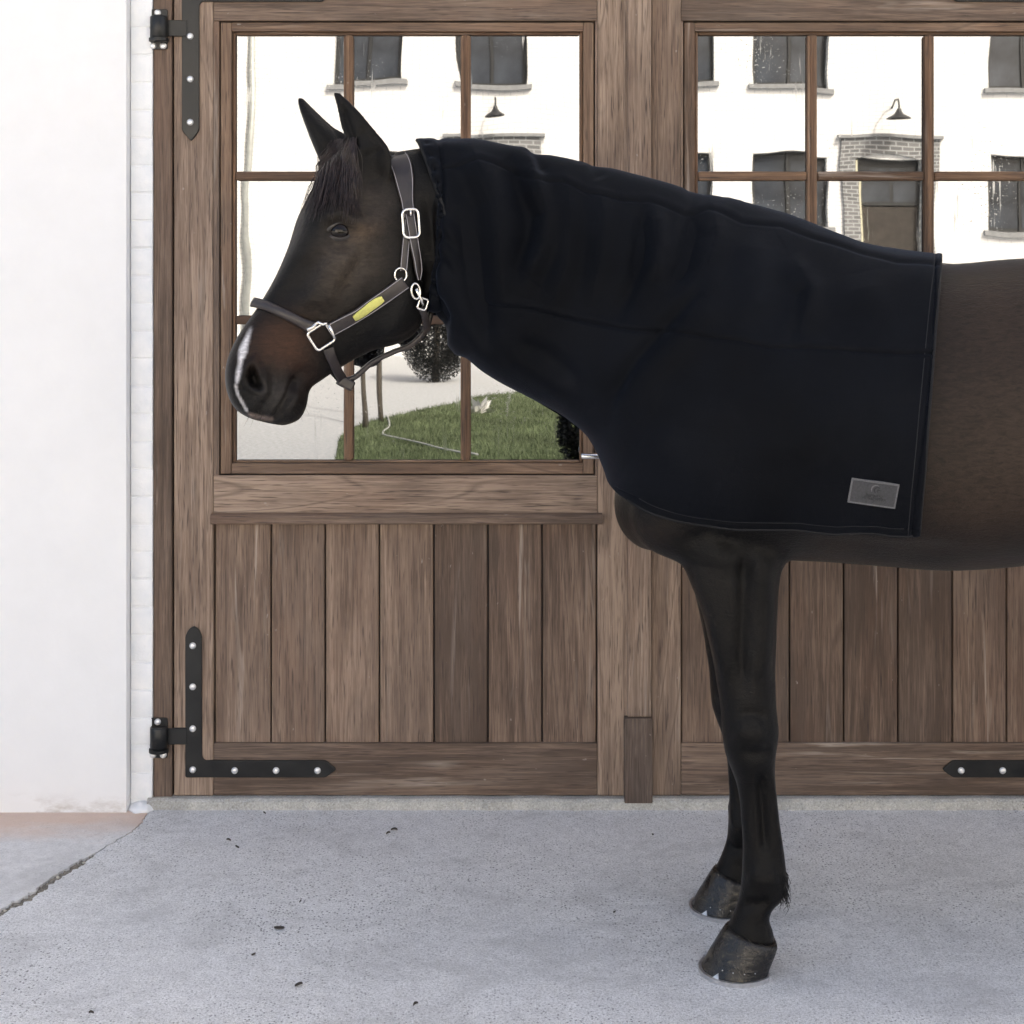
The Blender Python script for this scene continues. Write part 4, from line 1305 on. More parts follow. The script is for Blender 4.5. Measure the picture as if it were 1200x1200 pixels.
# hooves with shoes
def hoof(x_off, y):
    n = 40
    def ringpts(xc, L, W, z_toe, z_heel, flat=.82):
        out = []
        for i in range(n):
            a = 2*math.pi*i/n
            u, v = -math.cos(a), math.sin(a)
            if u > flat * .9: u = flat*.9 + (u - flat*.9)*.25
            hx_ = xc + u * L/2
            wv = v * W/2 * (1 - .10*max(u, 0)) 
            t = (u + 1) / 2
            out.append(Vector((hx_ + x_off, y + wv, z_toe + (z_heel - z_toe)*t)))
        return out
    lv = [(.472, .150, .136, .0075, .0075), (.4735, .146, .134, .012, .011), (.4850, .138, .126, .041, .028), (.498, .127, .116, .072, .046), (.505, .119, .109, .089, .056), (.5065, .113, .103, .094, .060), (.508, .085, .075, .093, .061)]
    bm = bmesh.new()
    rings = []
    for xc, L, W, zt, zh in lv:
        rings.append([bm.verts.new(p) for p in ringpts(xc, L, W, zt, zh)])
    for a, b in zip(rings[:-1], rings[1:]):
        for i in range(n): bm.faces.new((a[i], a[(i+1) % n], b[(i+1) % n], b[i]))
    bm.faces.new(rings[-1]); bm.faces.new(rings[0][::-1])
    ho = bm_obj('hoof', bm, M['hoof'], horse, smooth=True)
    bm = bmesh.new()
    o1, i1 = ringpts(.4715, .159, .145, 0, 0), ringpts(.474, .112, .098, 0, 0)
    keep = [i for i in range(n + 1)]
    lay = []
    for pts, z in ((o1, 0.0), (o1, .0092), (i1, .0092), (i1, 0.0)):
        lay.append([bm.verts.new((p.x, p.y, z)) for p in pts])
    for i in range(n):
        if 18 <= i < 22: continue          # open at the heel
        j = (i+1) % n
        for k in range(4):
            a, b = lay[k], lay[(k+1) % 4]
            bm.faces.new((a[i], a[j], b[j], b[i]))
    def clip(ang):
        # small triangular clip drawn up over the wall
        idx = int(round(ang / (2*math.pi) * n)) % n
        lo0, lo1 = ringpts(*lv[0][:3], .004, .004)[idx-1], ringpts(*lv[0][:3], .004, .004)[(idx+1) % n]
        top = ringpts(*lv[2][:3], .034, .026)[idx]
        base_c = (lo0 + lo1)/2
        ctr = Vector((.472 + x_off, y, base_c.z))
        ou = (base_c - ctr); ou.z = 0; ou.normalize()
        lo0 = lo0 + ou*.0035; lo1 = lo1 + ou*.0035; top = base_c.lerp(top, .52) + ou*.0042
        ta, tb = top.lerp(lo0, .28), top.lerp(lo1, .28)
        q = [lo0, lo1, tb, top, ta]
        v1 = [bm.verts.new(p) for p in q]; v2 = [bm.verts.new(p - ou*.006) for p in q]
        bm.faces.new(v1); bm.faces.new(v2[::-1])
        for k in range(5): bm.faces.new((v1[k], v1[(k+1) % 5], v2[(k+1) % 5], v2[k]))
    clip(math.radians(-42)); clip(math.radians(42))
    so = bm_obj('shoe', bm, M['shoe'], None)
    so.parent = ho
    nb = bmesh.new()
    for k in range(4):          # clenched nails
        i_ = n - 6 - k*2
        p_ = ringpts(*lv[1][:3], .024, .020)[i_ % n].lerp(ringpts(*lv[2][:3], .045, .030)[i_ % n], .25)
        ctr = Vector((.48 + x_off, y, p_.z)); ou = (p_ - ctr).normalized()
        blob(nb, p_ + ou*.0008, (.0014, .0014, .0014))
    no_ = bm_obj('nail', nb, M['shoe'], None, smooth=True); no_.parent = ho
    return ho
for xo, y in ((-.006, NY), (DX - .006, NY + .285), (1.045, HYC - .15), (1.165, HYC + .15)):
    hoof(xo, y)
# ------------------------------------------------------------------ rug materials
def m_fleece():
    t = NT('black_fleece')
    co = t.geo()
    f = t.noise(co, 700, 3, 0.7); b = t.noise(co, 60, 4, 0.7); l = t.noise(co, 5, 3, 0.5)
    c = t.ramp(l, [(0.3, (0.0022,0.0026,0.0038)), (0.7, (0.0046,0.0056,0.0082))])
    c = t.mix(t.ramp(b, [(0.62, g(0)), (0.8, g(0.25))]), c, (0.012, 0.012, 0.014))
    t.bs(Base_Color=c, Roughness=0.6, Specular_IOR_Level=0.06, Sheen_Weight=0.075, Sheen_Roughness=0.38)
    t.set(t.b.inputs['Sheen Tint'], (0.45, 0.60, 0.95, 1))
    t.bump(t.math('ADD', f, b), 0.35, 0.002)
    return t.m
M['fleece'] = m_fleece()
M['binding'] = simple('black_binding_tape', (0.005, 0.005, 0.006), 0.7, 0, 0.3, 400, 0.4, 0.3, 0.001)
M['patch'] = simple('dark_grey_leather_patch', (0.040, 0.040, 0.043), 0.34, 0.1, 0.3, 240, 0.3, 0.5, 0.0008)
M['patch_edge'] = simple('patch_stitched_edge', (0.11, 0.11, 0.115), 0.5, 0, 0.3, 500, 0.4, 0.5, 0.0008)
M['patch_mark'] = simple('embossed_mark', (0.012, 0.014, 0.016), 0.5, 0, 0.2, 300, 0.0)

rug = empty('horse_rug', (.5, HYC, .75))
tag(rug, 'black fleece neck and shoulder rug draped over the horse', 'horse rug')
RS = [((489, 158), (503, 364), 0), ((522, 158), (519, 396), 0), ((570, 160), (560, 436), 0), ((640, 172), (638, 474), 0), ((708, 190), (690, 506), 0),
      ((775, 208), (706, 524), 0), ((835, 223), (714, 546), 1), ((885, 235), (732, 580), 1), ((932, 248), (768, 597), 1), ((985, 270), (850, 602), 1),
      ((1032, 285), (940, 606), 1), ((1068, 294), (1010, 611), 1), ((1103, 299), (1073, 616), 1)]
NT_, NV_ = 440, 250
rows = spline([(*a, *b, o) for a, b, o in RS], NT_)
RY = -1.0
grid = np.zeros((NT_, 2*NV_ - 1, 3))
last_b = None
def pm(x, y): return P(x, y, HYC)
for i, (tx, ty, bx, by, op) in enumerate(rows):
    T, B = pm(tx, ty), pm(bx, by)
    A = (T - B).normalized()
    L_ = (T - B).length
    opn = op > .5
    C = T - A * (L_ * (.52 if not opn else .55))
    near = P(bx, by, HYC - .25)          # lower edge lies on the flank, closer to the viewer
    for sgn in (-1, 1):
        pts = []
        for k in range(150):
            ph = math.pi * k / 149
            dr = A * math.cos(ph) + YL * (sgn * math.sin(ph))
            o_ = C + dr * .9
            loc, n_, ii, dd = bvh.ray_cast(o_, -dr)
            if loc is None or (loc - C).dot(dr) < 0: loc = pts[-1] if pts else C + A * L_ * .5
            # stop at the lower edge (seen on the near flank)
            if opn:
                q = loc.copy(); q.y = HYC - abs(q.y - HYC)
                sx, sy = proj(np.array(q))
                u = (sx - tx) * (bx - tx) + (sy - ty) * (by - ty)
                u /= (bx - tx)**2 + (by - ty)**2
                if u > 1.0 and pts: 
                    break
            pts.append(loc)
        pa = np.array([list(p) for p in pts])
        # smooth in section, then resample by arc length
        for _ in range(8): pa[1:-1] = pa[1:-1]*.5 + .25*(pa[:-2] + pa[2:])
        s_ = np.concatenate([[0], np.cumsum(np.linalg.norm(np.diff(pa, axis=0), axis=1))])
        u = np.linspace(0, s_[-1], NV_)
        q = np.stack([np.interp(u, s_, pa[:, k]) for k in range(3)], 1)
        if sgn < 0: grid[i, :NV_] = q[::-1]
        else: grid[i, NV_-1:] = q
for _ in range(40):       # relax: fabric bridges hollows
    g2 = grid.copy()
    g2[1:-1] = .5*grid[1:-1] + .25*(grid[:-2] + grid[2:])
    g2[:, 1:-1] = .5*g2[:, 1:-1] + .25*(g2[:, :-2] + g2[:, 2:])
    grid = g2
def gnorm(G):
    du = np.gradient(G, axis=0); dv = np.gradient(G, axis=1)
    n = np.cross(du, dv); n /= np.linalg.norm(n, axis=2, keepdims=True) + 1e-12
    ctr = G.mean(axis=1, keepdims=True)
    sg = np.sign(np.sum(n * (G - ctr), axis=2))
    n *= np.where(np.mean(sg) < 0, -1, 1)
    return n
N_ = gnorm(grid)
tcol = np.linspace(0, 1, NT_)[:, None]; vcol = np.abs(np.linspace(-1, 1, 2*NV_ - 1))[None, :]
grid[..., 0] += .046*np.sin(np.pi*np.clip(vcol*1.02, 0, 1))**1.2*np.clip(1 - tcol/.13, 0, 1)**1.3
gy_ = HYC - np.abs(grid[..., 1] - HYC)
tw = np.clip((np.linspace(0, 1, NT_)[:, None] - .42)/.30, 0, 1); tw = tw*tw*(3 - 2*tw)
grid[..., 0] *= 1 + tw*((gy_ + D)/(HYC + D) - 1)
grid = grid + N_ * .019
vv_ = np.linspace(-1, 1, 2*NV_ - 1)[None, :] * np.ones((NT_, 1))
ti = np.linspace(0, 1, NT_)[:, None] * np.ones((1, 2*NV_ - 1))
q = grid.copy(); q[..., 1] = HYC - np.abs(q[..., 1] - HYC)
rx, ry = proj(q)
far_ = grid[..., 1] > HYC
disp = np.zeros(rx.shape)
def fold(poly, amp, s, asym=0.0, taper=4.0):
    """ridge along a polyline; asym adds a trough on one side"""
    global disp
    dist, sd, t = seg_dist(rx, ry, poly)
    tp = np.clip(np.minimum(t, 1 - t) * taper + .1, 0, 1)
    amp *= 1.9; asym *= 1.9
    disp += amp * np.exp(-.5*(dist/s)**2) * tp
    if asym: disp -= asym * np.exp(-.5*((dist - 2.1*s)/(1.1*s))**2) * (sd > 0) * tp
def seam(poly, w=1.7, amp=.0032):
    global disp
    dist, sd, t = seg_dist(rx, ry, poly)
    disp += -amp * np.exp(-.5*(dist/w)**2) + .55*amp * np.exp(-.5*((dist - 3.2*w)/(1.6*w))**2) * (sd < 0)
# deep drape folds of the neck
fold([(600, 162), (612, 172), (620, 192), (628, 222), (640, 252), (636, 285), (622, 320), (616, 350)], .012, 9, .008)
fold([(618, 168), (630, 186), (636, 208)], -.008, 6)
fold([(545, 160), (562, 200), (580, 235), (586, 290), (590, 340), (600, 390)], .010, 12, .007)
fold([(534, 240), (548, 290), (556, 350), (572, 400), (596, 425)], -.008, 8)
fold([(660, 200), (668, 250), (664, 310), (650, 350), (630, 362)], .006, 12, .005)
fold([(700, 215), (706, 260), (702, 310), (690, 360)], .006, 10, .004)
fold([(752, 235), (752, 280), (742, 330), (722, 380)], -.007, 7)
fold([(768, 240), (772, 290), (764, 330)], .007, 8, .004)
fold([(812, 225), (812, 270), (800, 310), (780, 345)], -.006, 8)
fold([(835, 240), (838, 280), (825, 325), (800, 360)], .006, 11, .004)
fold([(838, 300), (815, 345), (778, 385), (742, 425), (718, 462), (708, 500)], -.0075, 7)
fold([(858, 320), (838, 360), (800, 400), (762, 440), (735, 480), (722, 520)], .003, 12, .0)
fold([(545, 385), (580, 410), (640, 440), (690, 480)], .006, 12)
fold([(600, 400), (640, 415), (680, 450)], -.005, 8)
fold([(925, 300), (948, 340), (935, 390)], .006, 11, .004)
fold([(940, 330), (935, 370), (928, 405)], -.005, 6)
fold([(890, 270), (885, 320), (880, 380)], .005, 16)
fold([(1010, 320), (1020, 380), (1010, 410)], .004, 20)
fold([(760, 500), (800, 540), (850, 560)], .004, 25)
fold([(900, 450), (960, 500), (1000, 560)], .004, 30)
fold([(800, 218), (815, 228), (832, 232)], -.003, 6)
fold([(848, 232), (858, 240), (870, 246)], .002, 8)
fold([(690, 188), (700, 198), (706, 212)], -.004, 7)
fold([(520, 375), (535, 405), (545, 420)], .007, 6, .005)
fold([(505, 345), (520, 372), (528, 400)], -.008, 5)
# soft random unevenness
lowf = np.array([[noise.noise(Vector((rx[i, j]/46, ry[i, j]/46, 2.0 + (5 if far_[i, j] else 0)))) for j in range(0, 2*NV_-1, 6)] for i in range(0, NT_, 6)])
ii_ = np.linspace(0, lowf.shape[0]-1, NT_); jj_ = np.linspace(0, lowf.shape[1]-1, 2*NV_-1)
i0 = np.minimum(ii_.astype(int), lowf.shape[0]-2); j0 = np.minimum(jj_.astype(int), lowf.shape[1]-2)
fi, fj = (ii_-i0)[:, None], (jj_-j0)[None, :]
lowf = (lowf[i0][:, j0]*(1-fi)*(1-fj) + lowf[i0+1][:, j0]*fi*(1-fj) + lowf[i0][:, j0+1]*(1-fi)*fj + lowf[i0+1][:, j0+1]*fi*fj)
disp += .0045 * lowf * np.clip(ti*4, .2, 1)
# gathered collar
gath = np.sin(vv_*96 + 1.2*np.sin(vv_*17)) * np.exp(-((ti - .030)/.018)**2) * .0060
gath *= 1 - .75*np.exp(-(vv_/.10)**2)
disp += gath + .003*np.exp(-((ti - .012)/.010)**2) - .008*np.exp(-((ti - .066)/.010)**2)
disp += .0035*np.sin(vv_*38 + 2*np.sin(vv_*11))*np.exp(-((ti - .08)/.05)**2)
seam([(520, 196), (560, 190), (600, 198), (625, 214), (660, 214), (692, 228), (730, 236), (760, 236), (800, 250), (830, 246), (870, 262), (915, 266), (960, 282), (1010, 298), (1050, 308), (1100, 312)])
seam([(560, 356), (620, 362), (660, 372), (700, 380), (745, 388), (780, 388), (830, 396), (870, 400), (900, 408), (950, 408), (1000, 412), (1050, 415), (1098, 414)])
seam([(1096, 300), (1094, 400), (1084, 500), (1067, 628)], 1.4, .003)
# bottom hem and rear hem
hem = np.minimum(np.abs(vv_ - 1), np.abs(vv_ + 1))
disp += np.where(ti > .55, -.0022*np.exp(-.5*((hem - .022)/.0028)**2), 0)
flare = np.clip((ti - .55)/.25, 0, 1) * np.exp(-hem/.06)
disp += .006 * flare * (1 + .8*np.sin(ti*60))
disp *= 1 - .45*np.exp(-(vv_/.10)**2)
disp = np.maximum(disp, -.0145)
grid = grid + gnorm(grid) * disp[..., None]
# rounded hem edge
nr, nc = grid.shape[:2]
me = bpy.data.meshes.new('cover')
idx = np.arange(nr*nc).reshape(nr, nc)
quads = np.stack([idx[:-1, :-1], idx[1:, :-1], idx[1:, 1:], idx[:-1, 1:]], -1).reshape(-1, 4)
nq = len(quads)
me.vertices.add(nr*nc); me.vertices.foreach_set('co', grid.ravel())
me.loops.add(nq*4); me.loops.foreach_set('vertex_index', quads.ravel())
me.polygons.add(nq); me.polygons.foreach_set('loop_start', np.arange(nq)*4); me.polygons.foreach_set('loop_total', np.full(nq, 4))
me.update(); me.validate()
me.polygons.foreach_set('use_smooth', [True]*nq)
me.materials.append(M['fleece'])
cov = link(bpy.data.objects.new('cover', me)); child_of(cov, rug)
gq = [tuple(int(v) for v in q_) for q_ in quads]
rbvh = BVHTree.FromPolygons([Vector(v) for v in grid.reshape(-1, 3)], gq)
nn = gnorm(grid)
flip = -1 if np.sum(nn[:, 30, 1]) > 0 else 1
md = cov.modifiers.new('thick', 'SOLIDIFY'); md.thickness = .005; md.offset = 0
# piping along rear edge, lower edges and collar
def tube_along(name, pts, r, n=8):
    bm = bmesh.new(); bm_tube(bm, [Vector(p) for p in pts], r, n)
    return bm_obj(name, bm, M['binding'], rug, smooth=True)
tube_along('edge_binding', grid[-1, ::4], .0030)
i0_ = int(NT_*.60)
tube_along('edge_binding', grid[i0_:, 0][::4], .0036)
tube_along('edge_binding', grid[i0_:, -1][::4], .0036)
tube_along('collar_binding', grid[0, ::5], .0042)

def stitch_line(pts, nrm):
    bm = bmesh.new(); bm_tube(bm, [Vector(p) + Vector(n_)*.0022 for p, n_ in zip(pts, nrm)], .0011, 5)
    o = bm_obj('hem_stitching', bm, M['hem'], rug, smooth=True)
M['hem'] = simple('dark_thread', (0.010, 0.0105, 0.0125), 0.6, 0, 0.3, 900, 0.3, 0.3, 0.0005)
GN = gnorm(grid) 
if np.mean(GN[:, 20, 1]) > 0: GN = -GN
jr = int(NT_ - 12)
stitch_line(grid[jr, ::4], GN[jr, ::4])
for col in (6, 2*NV_ - 8):
    stitch_line(grid[int(NT_*.62):jr:3, col], GN[int(NT_*.62):jr:3, col])
# maker's patch
pc = []
for x, y in ((997, 559), (1053, 567), (1049, 595.5), (993.5, 588)):
    l_, n_ = hit(x, y, rbvh); pc.append(l_)
e1 = ((pc[1] - pc[0]) + (pc[2] - pc[3])).normalized(); W_ = ((pc[1]-pc[0]).length + (pc[2]-pc[3]).length)/2
e2 = ((pc[0] - pc[3]) + (pc[1] - pc[2])); e2 = (e2 - e1*e2.dot(e1)).normalized(); H_ = ((pc[0]-pc[3]).length + (pc[1]-pc[2]).length)/2
en = e1.cross(e2); en = en if en.y < 0 else -en
pcn = sum(pc, Vector())/4 + en*.0045
def on_patch(u, v, h=0): return pcn + e1*(u*W_/2) + e2*(v*H_/2) + en*h
def slabp(name, pts2, h0, h1, mat, par, bev=0):
    bm = bmesh.new()
    a = [bm.verts.new(on_patch(u, v, h1)) for u, v in pts2]; b = [bm.verts.new(on_patch(u, v, h0)) for u, v in pts2]
    f = bm.faces.new(a); bm.faces.new(b[::-1]); n = len(a)
    for i in range(n): bm.faces.new((a[i], b[i], b[(i+1) % n], a[(i+1) % n]))
    return bm_obj(name, bm, mat, par)
rect2 = lambda a, b: [(-a, -b), (a, -b), (a, b), (-a, b)]
pt = slabp('maker_patch', rect2(1, 1), -.006, .0, M['patch_edge'], rug)
def sub(o): o.parent = pt; o.matrix_parent_inverse = Matrix.Identity(4); return o
sub(slabp('patch_panel', rect2(.93, .86), -.001, .0008, M['patch'], None))
def arc(name, cx, cy, r, a0, a1, w, mat=M['patch_mark'], n=16, asp=1.0):
    out, inn = [], []
    for i in range(n+1):
        a = math.radians(a0 + (a1-a0)*i/n)
        ww = w*math.sin(math.pi*(.12 + .76*i/n))
        for lst, rr_ in ((out, r+ww), (inn, r-ww)):
            lst.append((cx + rr_*math.cos(a)*H_/W_, cy + rr_*math.sin(a)))
    return sub(slabp(name, out + inn[::-1], .0004, .0013, mat, None))
arc('emblem', .08, .33, .36, 60, 215, .05, M['patch_edge'])
arc('emblem', .14, .30, .24, 40, 250, .05)
arc('emblem', .20, .22, .12, 20, 240, .05)
def text(txt, u, v, size, name='lettering'):
    cu = bpy.data.curves.new(name, 'FONT'); cu.body = txt; cu.size = size*H_/2; cu.align_x = 'CENTER'; cu.align_y = 'CENTER'; cu.extrude = .0003
    o = bpy.data.objects.new(name, cu); COL.objects.link(o)
    m = bpy.data.meshes.new_from_object(o.evaluated_get(bpy.context.evaluated_depsgraph_get()))
    bpy.data.objects.remove(o)
    R = Matrix((e1, e2, en)).transposed().to_4x4()
    m.transform(Matrix.Translation(on_patch(u, v, .0011)) @ R)
    m.materials.clear(); m.materials.append(M['patch_mark'])
    t_ = link(bpy.data.objects.new(name, m)); sub(t_)
text('kentucky', .05, -.12, .36); text('HORSEWEAR', .05, -.42, .32)
# ------------------------------------------------------------------ headcollar
def m_leather():
    t = NT('brown_violet_leather')
    co = t.geo()
    f = t.noise(co, 500, 3, 0.6); b = t.noise(co, 40, 4, 0.6)
    t.bs(Base_Color=t.ramp(b, [(0.3, (0.013,0.0085,0.0075)), (0.7, (0.026,0.018,0.017))]), Roughness=t.ramp(b, [(0.3, g(0.34)), (0.7, g(0.5))]), Specular_IOR_Level=0.6)
    t.bump(f, 0.2, 0.001)
    return t.m
M['leather'] = m_leather()
M['stitch'] = simple('pale_stitching', (0.34, 0.32, 0.33), 0.7, 0, 0.3, 900, 0.3, 0.3, 0.0006)
halter = empty('headcollar', (*P(440, 330, HYC).xy, P(440, 330, HYC).z))
tag(halter, 'dark leather headcollar with silver buckles and brass plate on the horse head', 'headcollar')
HLOC = Vector(halter.location)

def near_path(pts, n=40, lift=.004):
    """picture points on the near cheek -> (position, normal) on the skin"""
    R = spline(pts, n)
    out = []
    for x, y in R:
        l_, n_ = hit(x, y)
        if l_ is None: l_, n_ = P(x, y, ych(x)), -HL
        out.append([l_, n_])
    P_ = np.array([list(a) for a, b in out]); N2 = np.array([list(b) for a, b in out])
    for _ in range(4):
        P_[1:-1] = .5*P_[1:-1] + .25*(P_[:-2] + P_[2:]); 
    for _ in range(10):
        N2[1:-1] = .5*N2[1:-1] + .25*(N2[:-2] + N2[2:])
    N2 /= np.linalg.norm(N2, axis=1, keepdims=True)
    return P_ + N2*lift, N2
def refl(P_, N2):
    h = np.array(hm); l = np.array(HL)
    return P_ - 2*((P_ - h) @ l)[:, None]*l, N2 - 2*(N2 @ l)[:, None]*l
def loop(T, B, ph0, ph1, n, lift=.004):
    """path round the head in the plane through two picture points of the middle plane"""
    Tp, Bp = P(*T, ych(T[0])), P(*B, ych(B[0]))
    A = (Tp - Bp).normalized(); C = (Tp + Bp)/2
    P_, N2 = [], []
    for i in range(n):
        ph = math.radians(ph0 + (ph1-ph0)*i/(n-1))
        dr = A*math.cos(ph) - HL*math.sin(ph)
        l_, n_, a_, b_ = bvh.ray_cast(C + dr*.5, -dr)
        if l_ is None: continue
        P_.append(list(l_)); N2.append(list(n_))
    P_, N2 = np.array(P_), np.array(N2)
    for _ in range(6): P_[1:-1] = .5*P_[1:-1] + .25*(P_[:-2] + P_[2:])
    for _ in range(12): N2[1:-1] = .5*N2[1:-1] + .25*(N2[:-2] + N2[2:])
    N2 /= np.linalg.norm(N2, axis=1, keepdims=True)
    return P_ + N2*lift, N2

def ribbon(name, P_, N2, w, th=.0045, mat=None, parent=None, stitch=True, round_=False):
    P_ = np.asarray(P_); N2 = np.asarray(N2)
    n = len(P_)
    w = np.full(n, w) if not hasattr(w, '__len__') else np.interp(np.linspace(0, 1, n), np.linspace(0, 1, len(w)), w)
    T = np.gradient(P_, axis=0); T /= np.linalg.norm(T, axis=1, keepdims=True) + 1e-9
    S = np.cross(N2, T); S /= np.linalg.norm(S, axis=1, keepdims=True) + 1e-9
    bm = bmesh.new(); rings = []
    if round_:
        prof = [(math.cos(2*math.pi*k/12), math.sin(2*math.pi*k/12)) for k in range(12)]
    else:
        prof = [(-1, -.8), (-.92, .75), (-.8, 1), (.8, 1), (.92, .75), (1, -.8)]
    for i in range(n):
        rings.append([bm.verts.new(P_[i] + S[i]*(a*w[i]/2) + N2[i]*(b*th/2)) for a, b in prof])
    m = len(prof)
    for a, b in zip(rings[:-1], rings[1:]):
        for k in range(m): bm.faces.new((a[k], a[(k+1) % m], b[(k+1) % m], b[k]))
    bm.faces.new(rings[0][::-1]); bm.faces.new(rings[-1])
    o = bm_obj(name, bm, mat or M['leather'], parent or halter, smooth=True)
    if stitch:
        for sg in (-1, 1):
            sb = bmesh.new()
            pts = [Vector(P_[i] + S[i]*(sg*w[i]/2*.80) + N2[i]*(th/2 + .0001)) for i in range(n)]
            bm_tube(sb, pts, .00085, 5)
            s_ = bm_obj('stitching', sb, M['stitch'], None, smooth=True)
            s_.parent = o; s_.matrix_parent_inverse = Matrix.Translation(-HLOC) if False else Matrix.Identity(4)
    return o
# crown strap: over the poll and down both cheeks
cn, cN = near_path([(463, 180), (469, 192), (473, 205), (475.5, 222), (477.5, 240), (479.5, 256)], 30, .0055)
top, tN = loop((462, 168), (478, 330), 40, 0, 16, .005)
l_, n_ = None, None
pp = np.concatenate([cn[::-1], top[(top[:, 2] > cn[0, 2] + .004)]]); pn = np.concatenate([cN[::-1], tN[(top[:, 2] > cn[0, 2] + .004)]])
fp, fN = refl(pp[::-1], pn[::-1])
allP, allN = np.concatenate([pp, fp[1:]]), np.concatenate([pn, fN[1:]])
for _ in range(10):
    allP[1:-1] = .5*allP[1:-1] + .25*(allP[:-2] + allP[2:]); allN[1:-1] = .5*allN[1:-1] + .25*(allN[:-2] + allN[2:])
allN /= np.linalg.norm(allN, axis=1, keepdims=True)
ribbon('crown_strap', allP, allN, [.025, .028, .042, .050, .050, .050, .042, .028, .025], .006)
def both(name, P_, N2, *a, **k):
    ribbon(name, P_, N2, *a, **k)
    ribbon(name, *refl(P_, N2), *a, **k)
# buckle strap pieces below the buckle
both('cheek_upright', *near_path([(478, 258), (475, 285), (472, 318)], 20, .004), .016)
a_, b_ = near_path([(480, 252), (483, 285), (486.5, 312), (487, 328)], 24, .0095)
both('strap_tail', a_, b_, [.020, .021, .021, .020, .006], .004)
# cheek strap with the brass plate
ck, ckN = near_path([(387, 386), (410, 373), (440, 354.5), (474, 331)], 36, .005)
both('cheek_strap', ck, ckN, .031, .0055)
pl, plN = near_path([(413, 371.5), (432, 359), (448, 349)], 16, .0092)
ribbon('name_plate', pl, plN, [.013, .0185, .0195, .0195, .0195, .0185, .013], .003, M['brass'], stitch=False)
# noseband over the nose, rounded leather
nb, nN = near_path([(294, 354), (305, 356), (320, 362), (340, 371), (358, 380), (366, 384)], 30, .0065)
ov, oN = loop((286, 346), (374, 436), 34, 0, 12, .006)
sel = ov[:, 2] > nb[0, 2] + .002
pp = np.concatenate([nb[::-1], ov[sel]]); pn = np.concatenate([nN[::-1], oN[sel]])
fp, fN = refl(pp[::-1], pn[::-1])
allP, allN = np.concatenate([pp, fp]), np.concatenate([pn, fN])
for _ in range(12):
    allP[1:-1] = .5*allP[1:-1] + .25*(allP[:-2] + allP[2:]); allN[1:-1] = .5*allN[1:-1] + .25*(allN[:-2] + allN[2:])
allN /= np.linalg.norm(allN, axis=1, keepdims=True)
ribbon('noseband', allP, allN, [.030, .022, .021, .021, .021, .021, .021, .022, .030], .0125, stitch=False, round_=True)
# metal: helper that makes a bent wire ring from picture points on the cheek
def wire(name, pts2, r, lift, parent=None, far=True, closed=True, mat=None):
    P3 = []
    m = len(pts2)
    cx = sum(p[0] for p in pts2)/m; cy = sum(p[1] for p in pts2)/m
    l0, n0 = hit(cx, cy)
    for x, y in pts2:
        # on the tangent plane of the cheek at the middle of the fitting
        dr = (P(x, y, 0) - CAM).normalized()
        nv_ = (n0*.35 - HL*.65).normalized()
        t = (l0 - CAM).dot(nv_) / dr.dot(nv_)
        P3.append(CAM + dr*t + nv_*lift)
    for rep in range(2 if far else 1):
        pts = P3 if rep == 0 else [mirror_head(p) for p in P3]
        bm = bmesh.new(); bm_tube(bm, pts, r, 10, closed=closed)
        bm_obj(name, bm, mat or M['nickel'], parent or halter, smooth=True)
    return P3
def rrect(cx, cy, w, h, ang, rad, n=5, bow=0):
    pts = []
    for sx, sy, a0 in ((1, -1, -90), (1, 1, 0), (-1, 1, 90), (-1, -1, 180)):
        for k in range(n+1):
            a = math.radians(a0 + 90*k/n)
            u = sx*(w/2 - rad) + rad*math.cos(a); v = sy*(h/2 - rad) + rad*math.sin(a)
            pts.append((u, v))
    c, s = math.cos(math.radians(ang)), math.sin(math.radians(ang))
    return [(cx + u*c - v*s, cy + u*s + v*c) for u, v in pts]
wire('square_ring', rrect(375.5, 394, 25, 24, -33, 4), .0031, .010)
wire('ring_bar', [(359, 386), (365, 383.5), (371, 377)], .0038, .012, closed=False)
wire('ring_bar', [(384, 380), (388, 388), (392, 396)], .0036, .012, closed=False)
wire('ring_bar', [(371, 376.5), (377, 379.5), (383, 378)], .0034, .012, closed=False)
wire('buckle', rrect(480, 262.5, 19, 33, -4, 6), .0032, .013)
wire('buckle_prong', [(479.5, 246.5), (479.8, 250), (480, 254)], .0022, .016, closed=False)
wire('round_ring', [(469 + 7*math.cos(2*math.pi*k/20), 322 + 8*math.sin(2*math.pi*k/20)) for k in range(20)], .0022, .004)
wire('round_ring', [(485 + 5.2*math.cos(2*math.pi*k/20), 341 + 9*math.sin(2*math.pi*k/20) + (1.2*math.cos(2*math.pi*k/20))) for k in range(20)], .0024, .010)
wire('snap_clip', [(484, 338), (487, 345), (490, 350), (493, 357)], .0036, .014, closed=False)
wire('snap_clip', rrect(492, 356, 10, 13, 18, 2.5), .0026, .014)
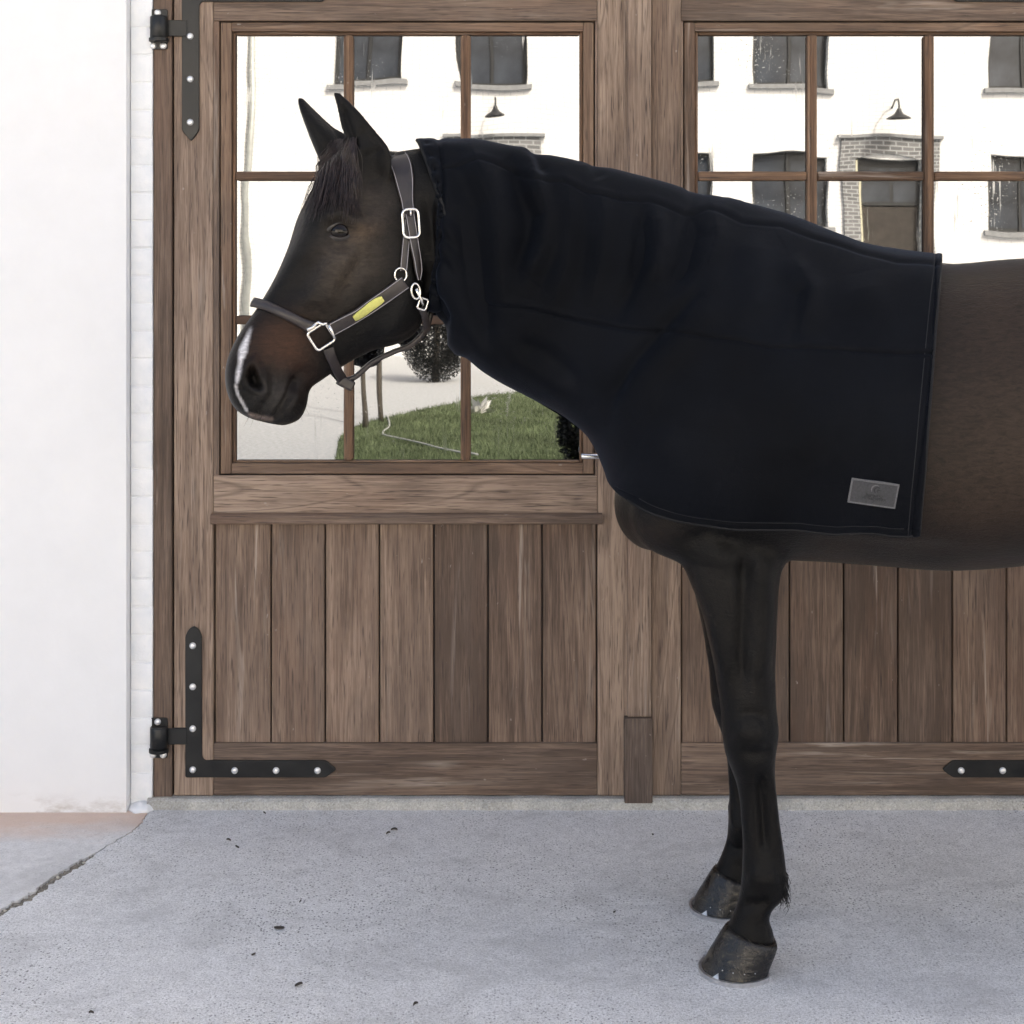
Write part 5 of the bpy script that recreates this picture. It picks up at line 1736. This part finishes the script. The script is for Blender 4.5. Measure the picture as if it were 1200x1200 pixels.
# straps below the jaw
def free_path(pts, n=40):
    return np.array([list(v) for v in pts]) if n is None else spline([list(v) for v in pts], n)
r0, _ = hit(384, 408); r1, _ = hit(388, 420)
bot = P(405, 449, ych(405))
up_ = Vector((0, 0, 1))
ch = [r0 - HL*.006, r1 - HL*.008, P(397, 437, ych(397) - .028), bot + Vector((0, 0, -.001))]
chp = free_path(ch, 24)
Tn = np.gradient(chp, axis=0); Tn /= np.linalg.norm(Tn, axis=1, keepdims=True)
sidev = np.tile(-np.array(HL), (24, 1)); sidev -= Tn*np.sum(sidev*Tn, axis=1, keepdims=True); sidev /= np.linalg.norm(sidev, axis=1, keepdims=True)
both('chin_strap', chp, sidev, [.026, .022, .021, .021], .0055, stitch=False)
lk = free_path([bot + Vector((-.012, 0, .004)), P(416, 442, ych(416)), P(436, 425, ych(436)), P(460, 413, ych(460)), P(482, 404, ych(482)), P(499, 386, ych(499)), P(505, 366, ych(500))], 40)
Tn = np.gradient(lk, axis=0); Tn /= np.linalg.norm(Tn, axis=1, keepdims=True)
sv = np.tile(-np.array(HL), (40, 1)); 
ribbon('jaw_strap', lk, sv, .011, .012, stitch=False)
kb = bmesh.new()
bm_box(kb, -.017, .017, -.016, .016, -.011, .011, .004, 2)
o = bm_obj('strap_keeper', kb, M['leather'], halter, smooth=False, loc=bot)
o.rotation_euler = (0, math.radians(28), TH)
# throat strap from the snap clip under the throat
c0, _ = hit(493, 360)
th_ = free_path([c0 - HL*.004, P(498, 372, ych(498) - .05), P(500, 384, ych(498) - .028), P(499, 390, ych(498))], 24)
Tn = np.gradient(th_, axis=0); Tn /= np.linalg.norm(Tn, axis=1, keepdims=True)
sidev = np.tile(-np.array(HL), (24, 1)); sidev -= Tn*np.sum(sidev*Tn, axis=1, keepdims=True); sidev /= np.linalg.norm(sidev, axis=1, keepdims=True)
both('throat_strap', th_, sidev, .016, .005, stitch=False)

# fetlock hair behind both front fetlocks
bm = bmesh.new()
rr_ = random.Random(5)
for yb, xo in ((NY, 0.0), (NY + .285, DX)):
    for i in range(150):
        a = rr_.uniform(-1, 1)
        r0 = P(915 + rr_.uniform(-8, 4), 1030 + rr_.uniform(-14, 14), NY)
        b0 = Vector((r0.x + xo, yb + a*.022, r0.z))
        L = rr_.uniform(.02, .042)
        pts = [b0, b0 + Vector((.006, a*.004, -L*.35)), b0 + Vector((.009 + rr_.uniform(-.004, .003), a*.004, -L*.7)), b0 + Vector((.009 + rr_.uniform(-.006, .006), a*.002, -L))]
        bm_tube(bm, pts, [.0008, .0008, .0006, .0002], 4, cap=False)
bm_obj('fetlock_hair', bm, M['hair_black'], horse, smooth=True)
# whiskers on lips and chin
bm = bmesh.new()
for i in range(34):
    x, y = (rr_.uniform(288, 318), rr_.uniform(466, 488)) if i % 2 else (rr_.uniform(338, 354), rr_.uniform(466, 490))
    l_, n_ = hit(x, y)
    if l_ is None: continue
    L = rr_.uniform(.014, .032)
    dn = (n_ + Vector((-.3, 0, -.7))).normalized()
    bm_tube(bm, [l_ - n_*.001, l_ + n_*L*.4, l_ + n_*L*.5 + dn*L*.5], [.00035, .0003, .00012], 4, cap=False)
bm_obj('whiskers', bm, M['hair_black'], horse, smooth=True)
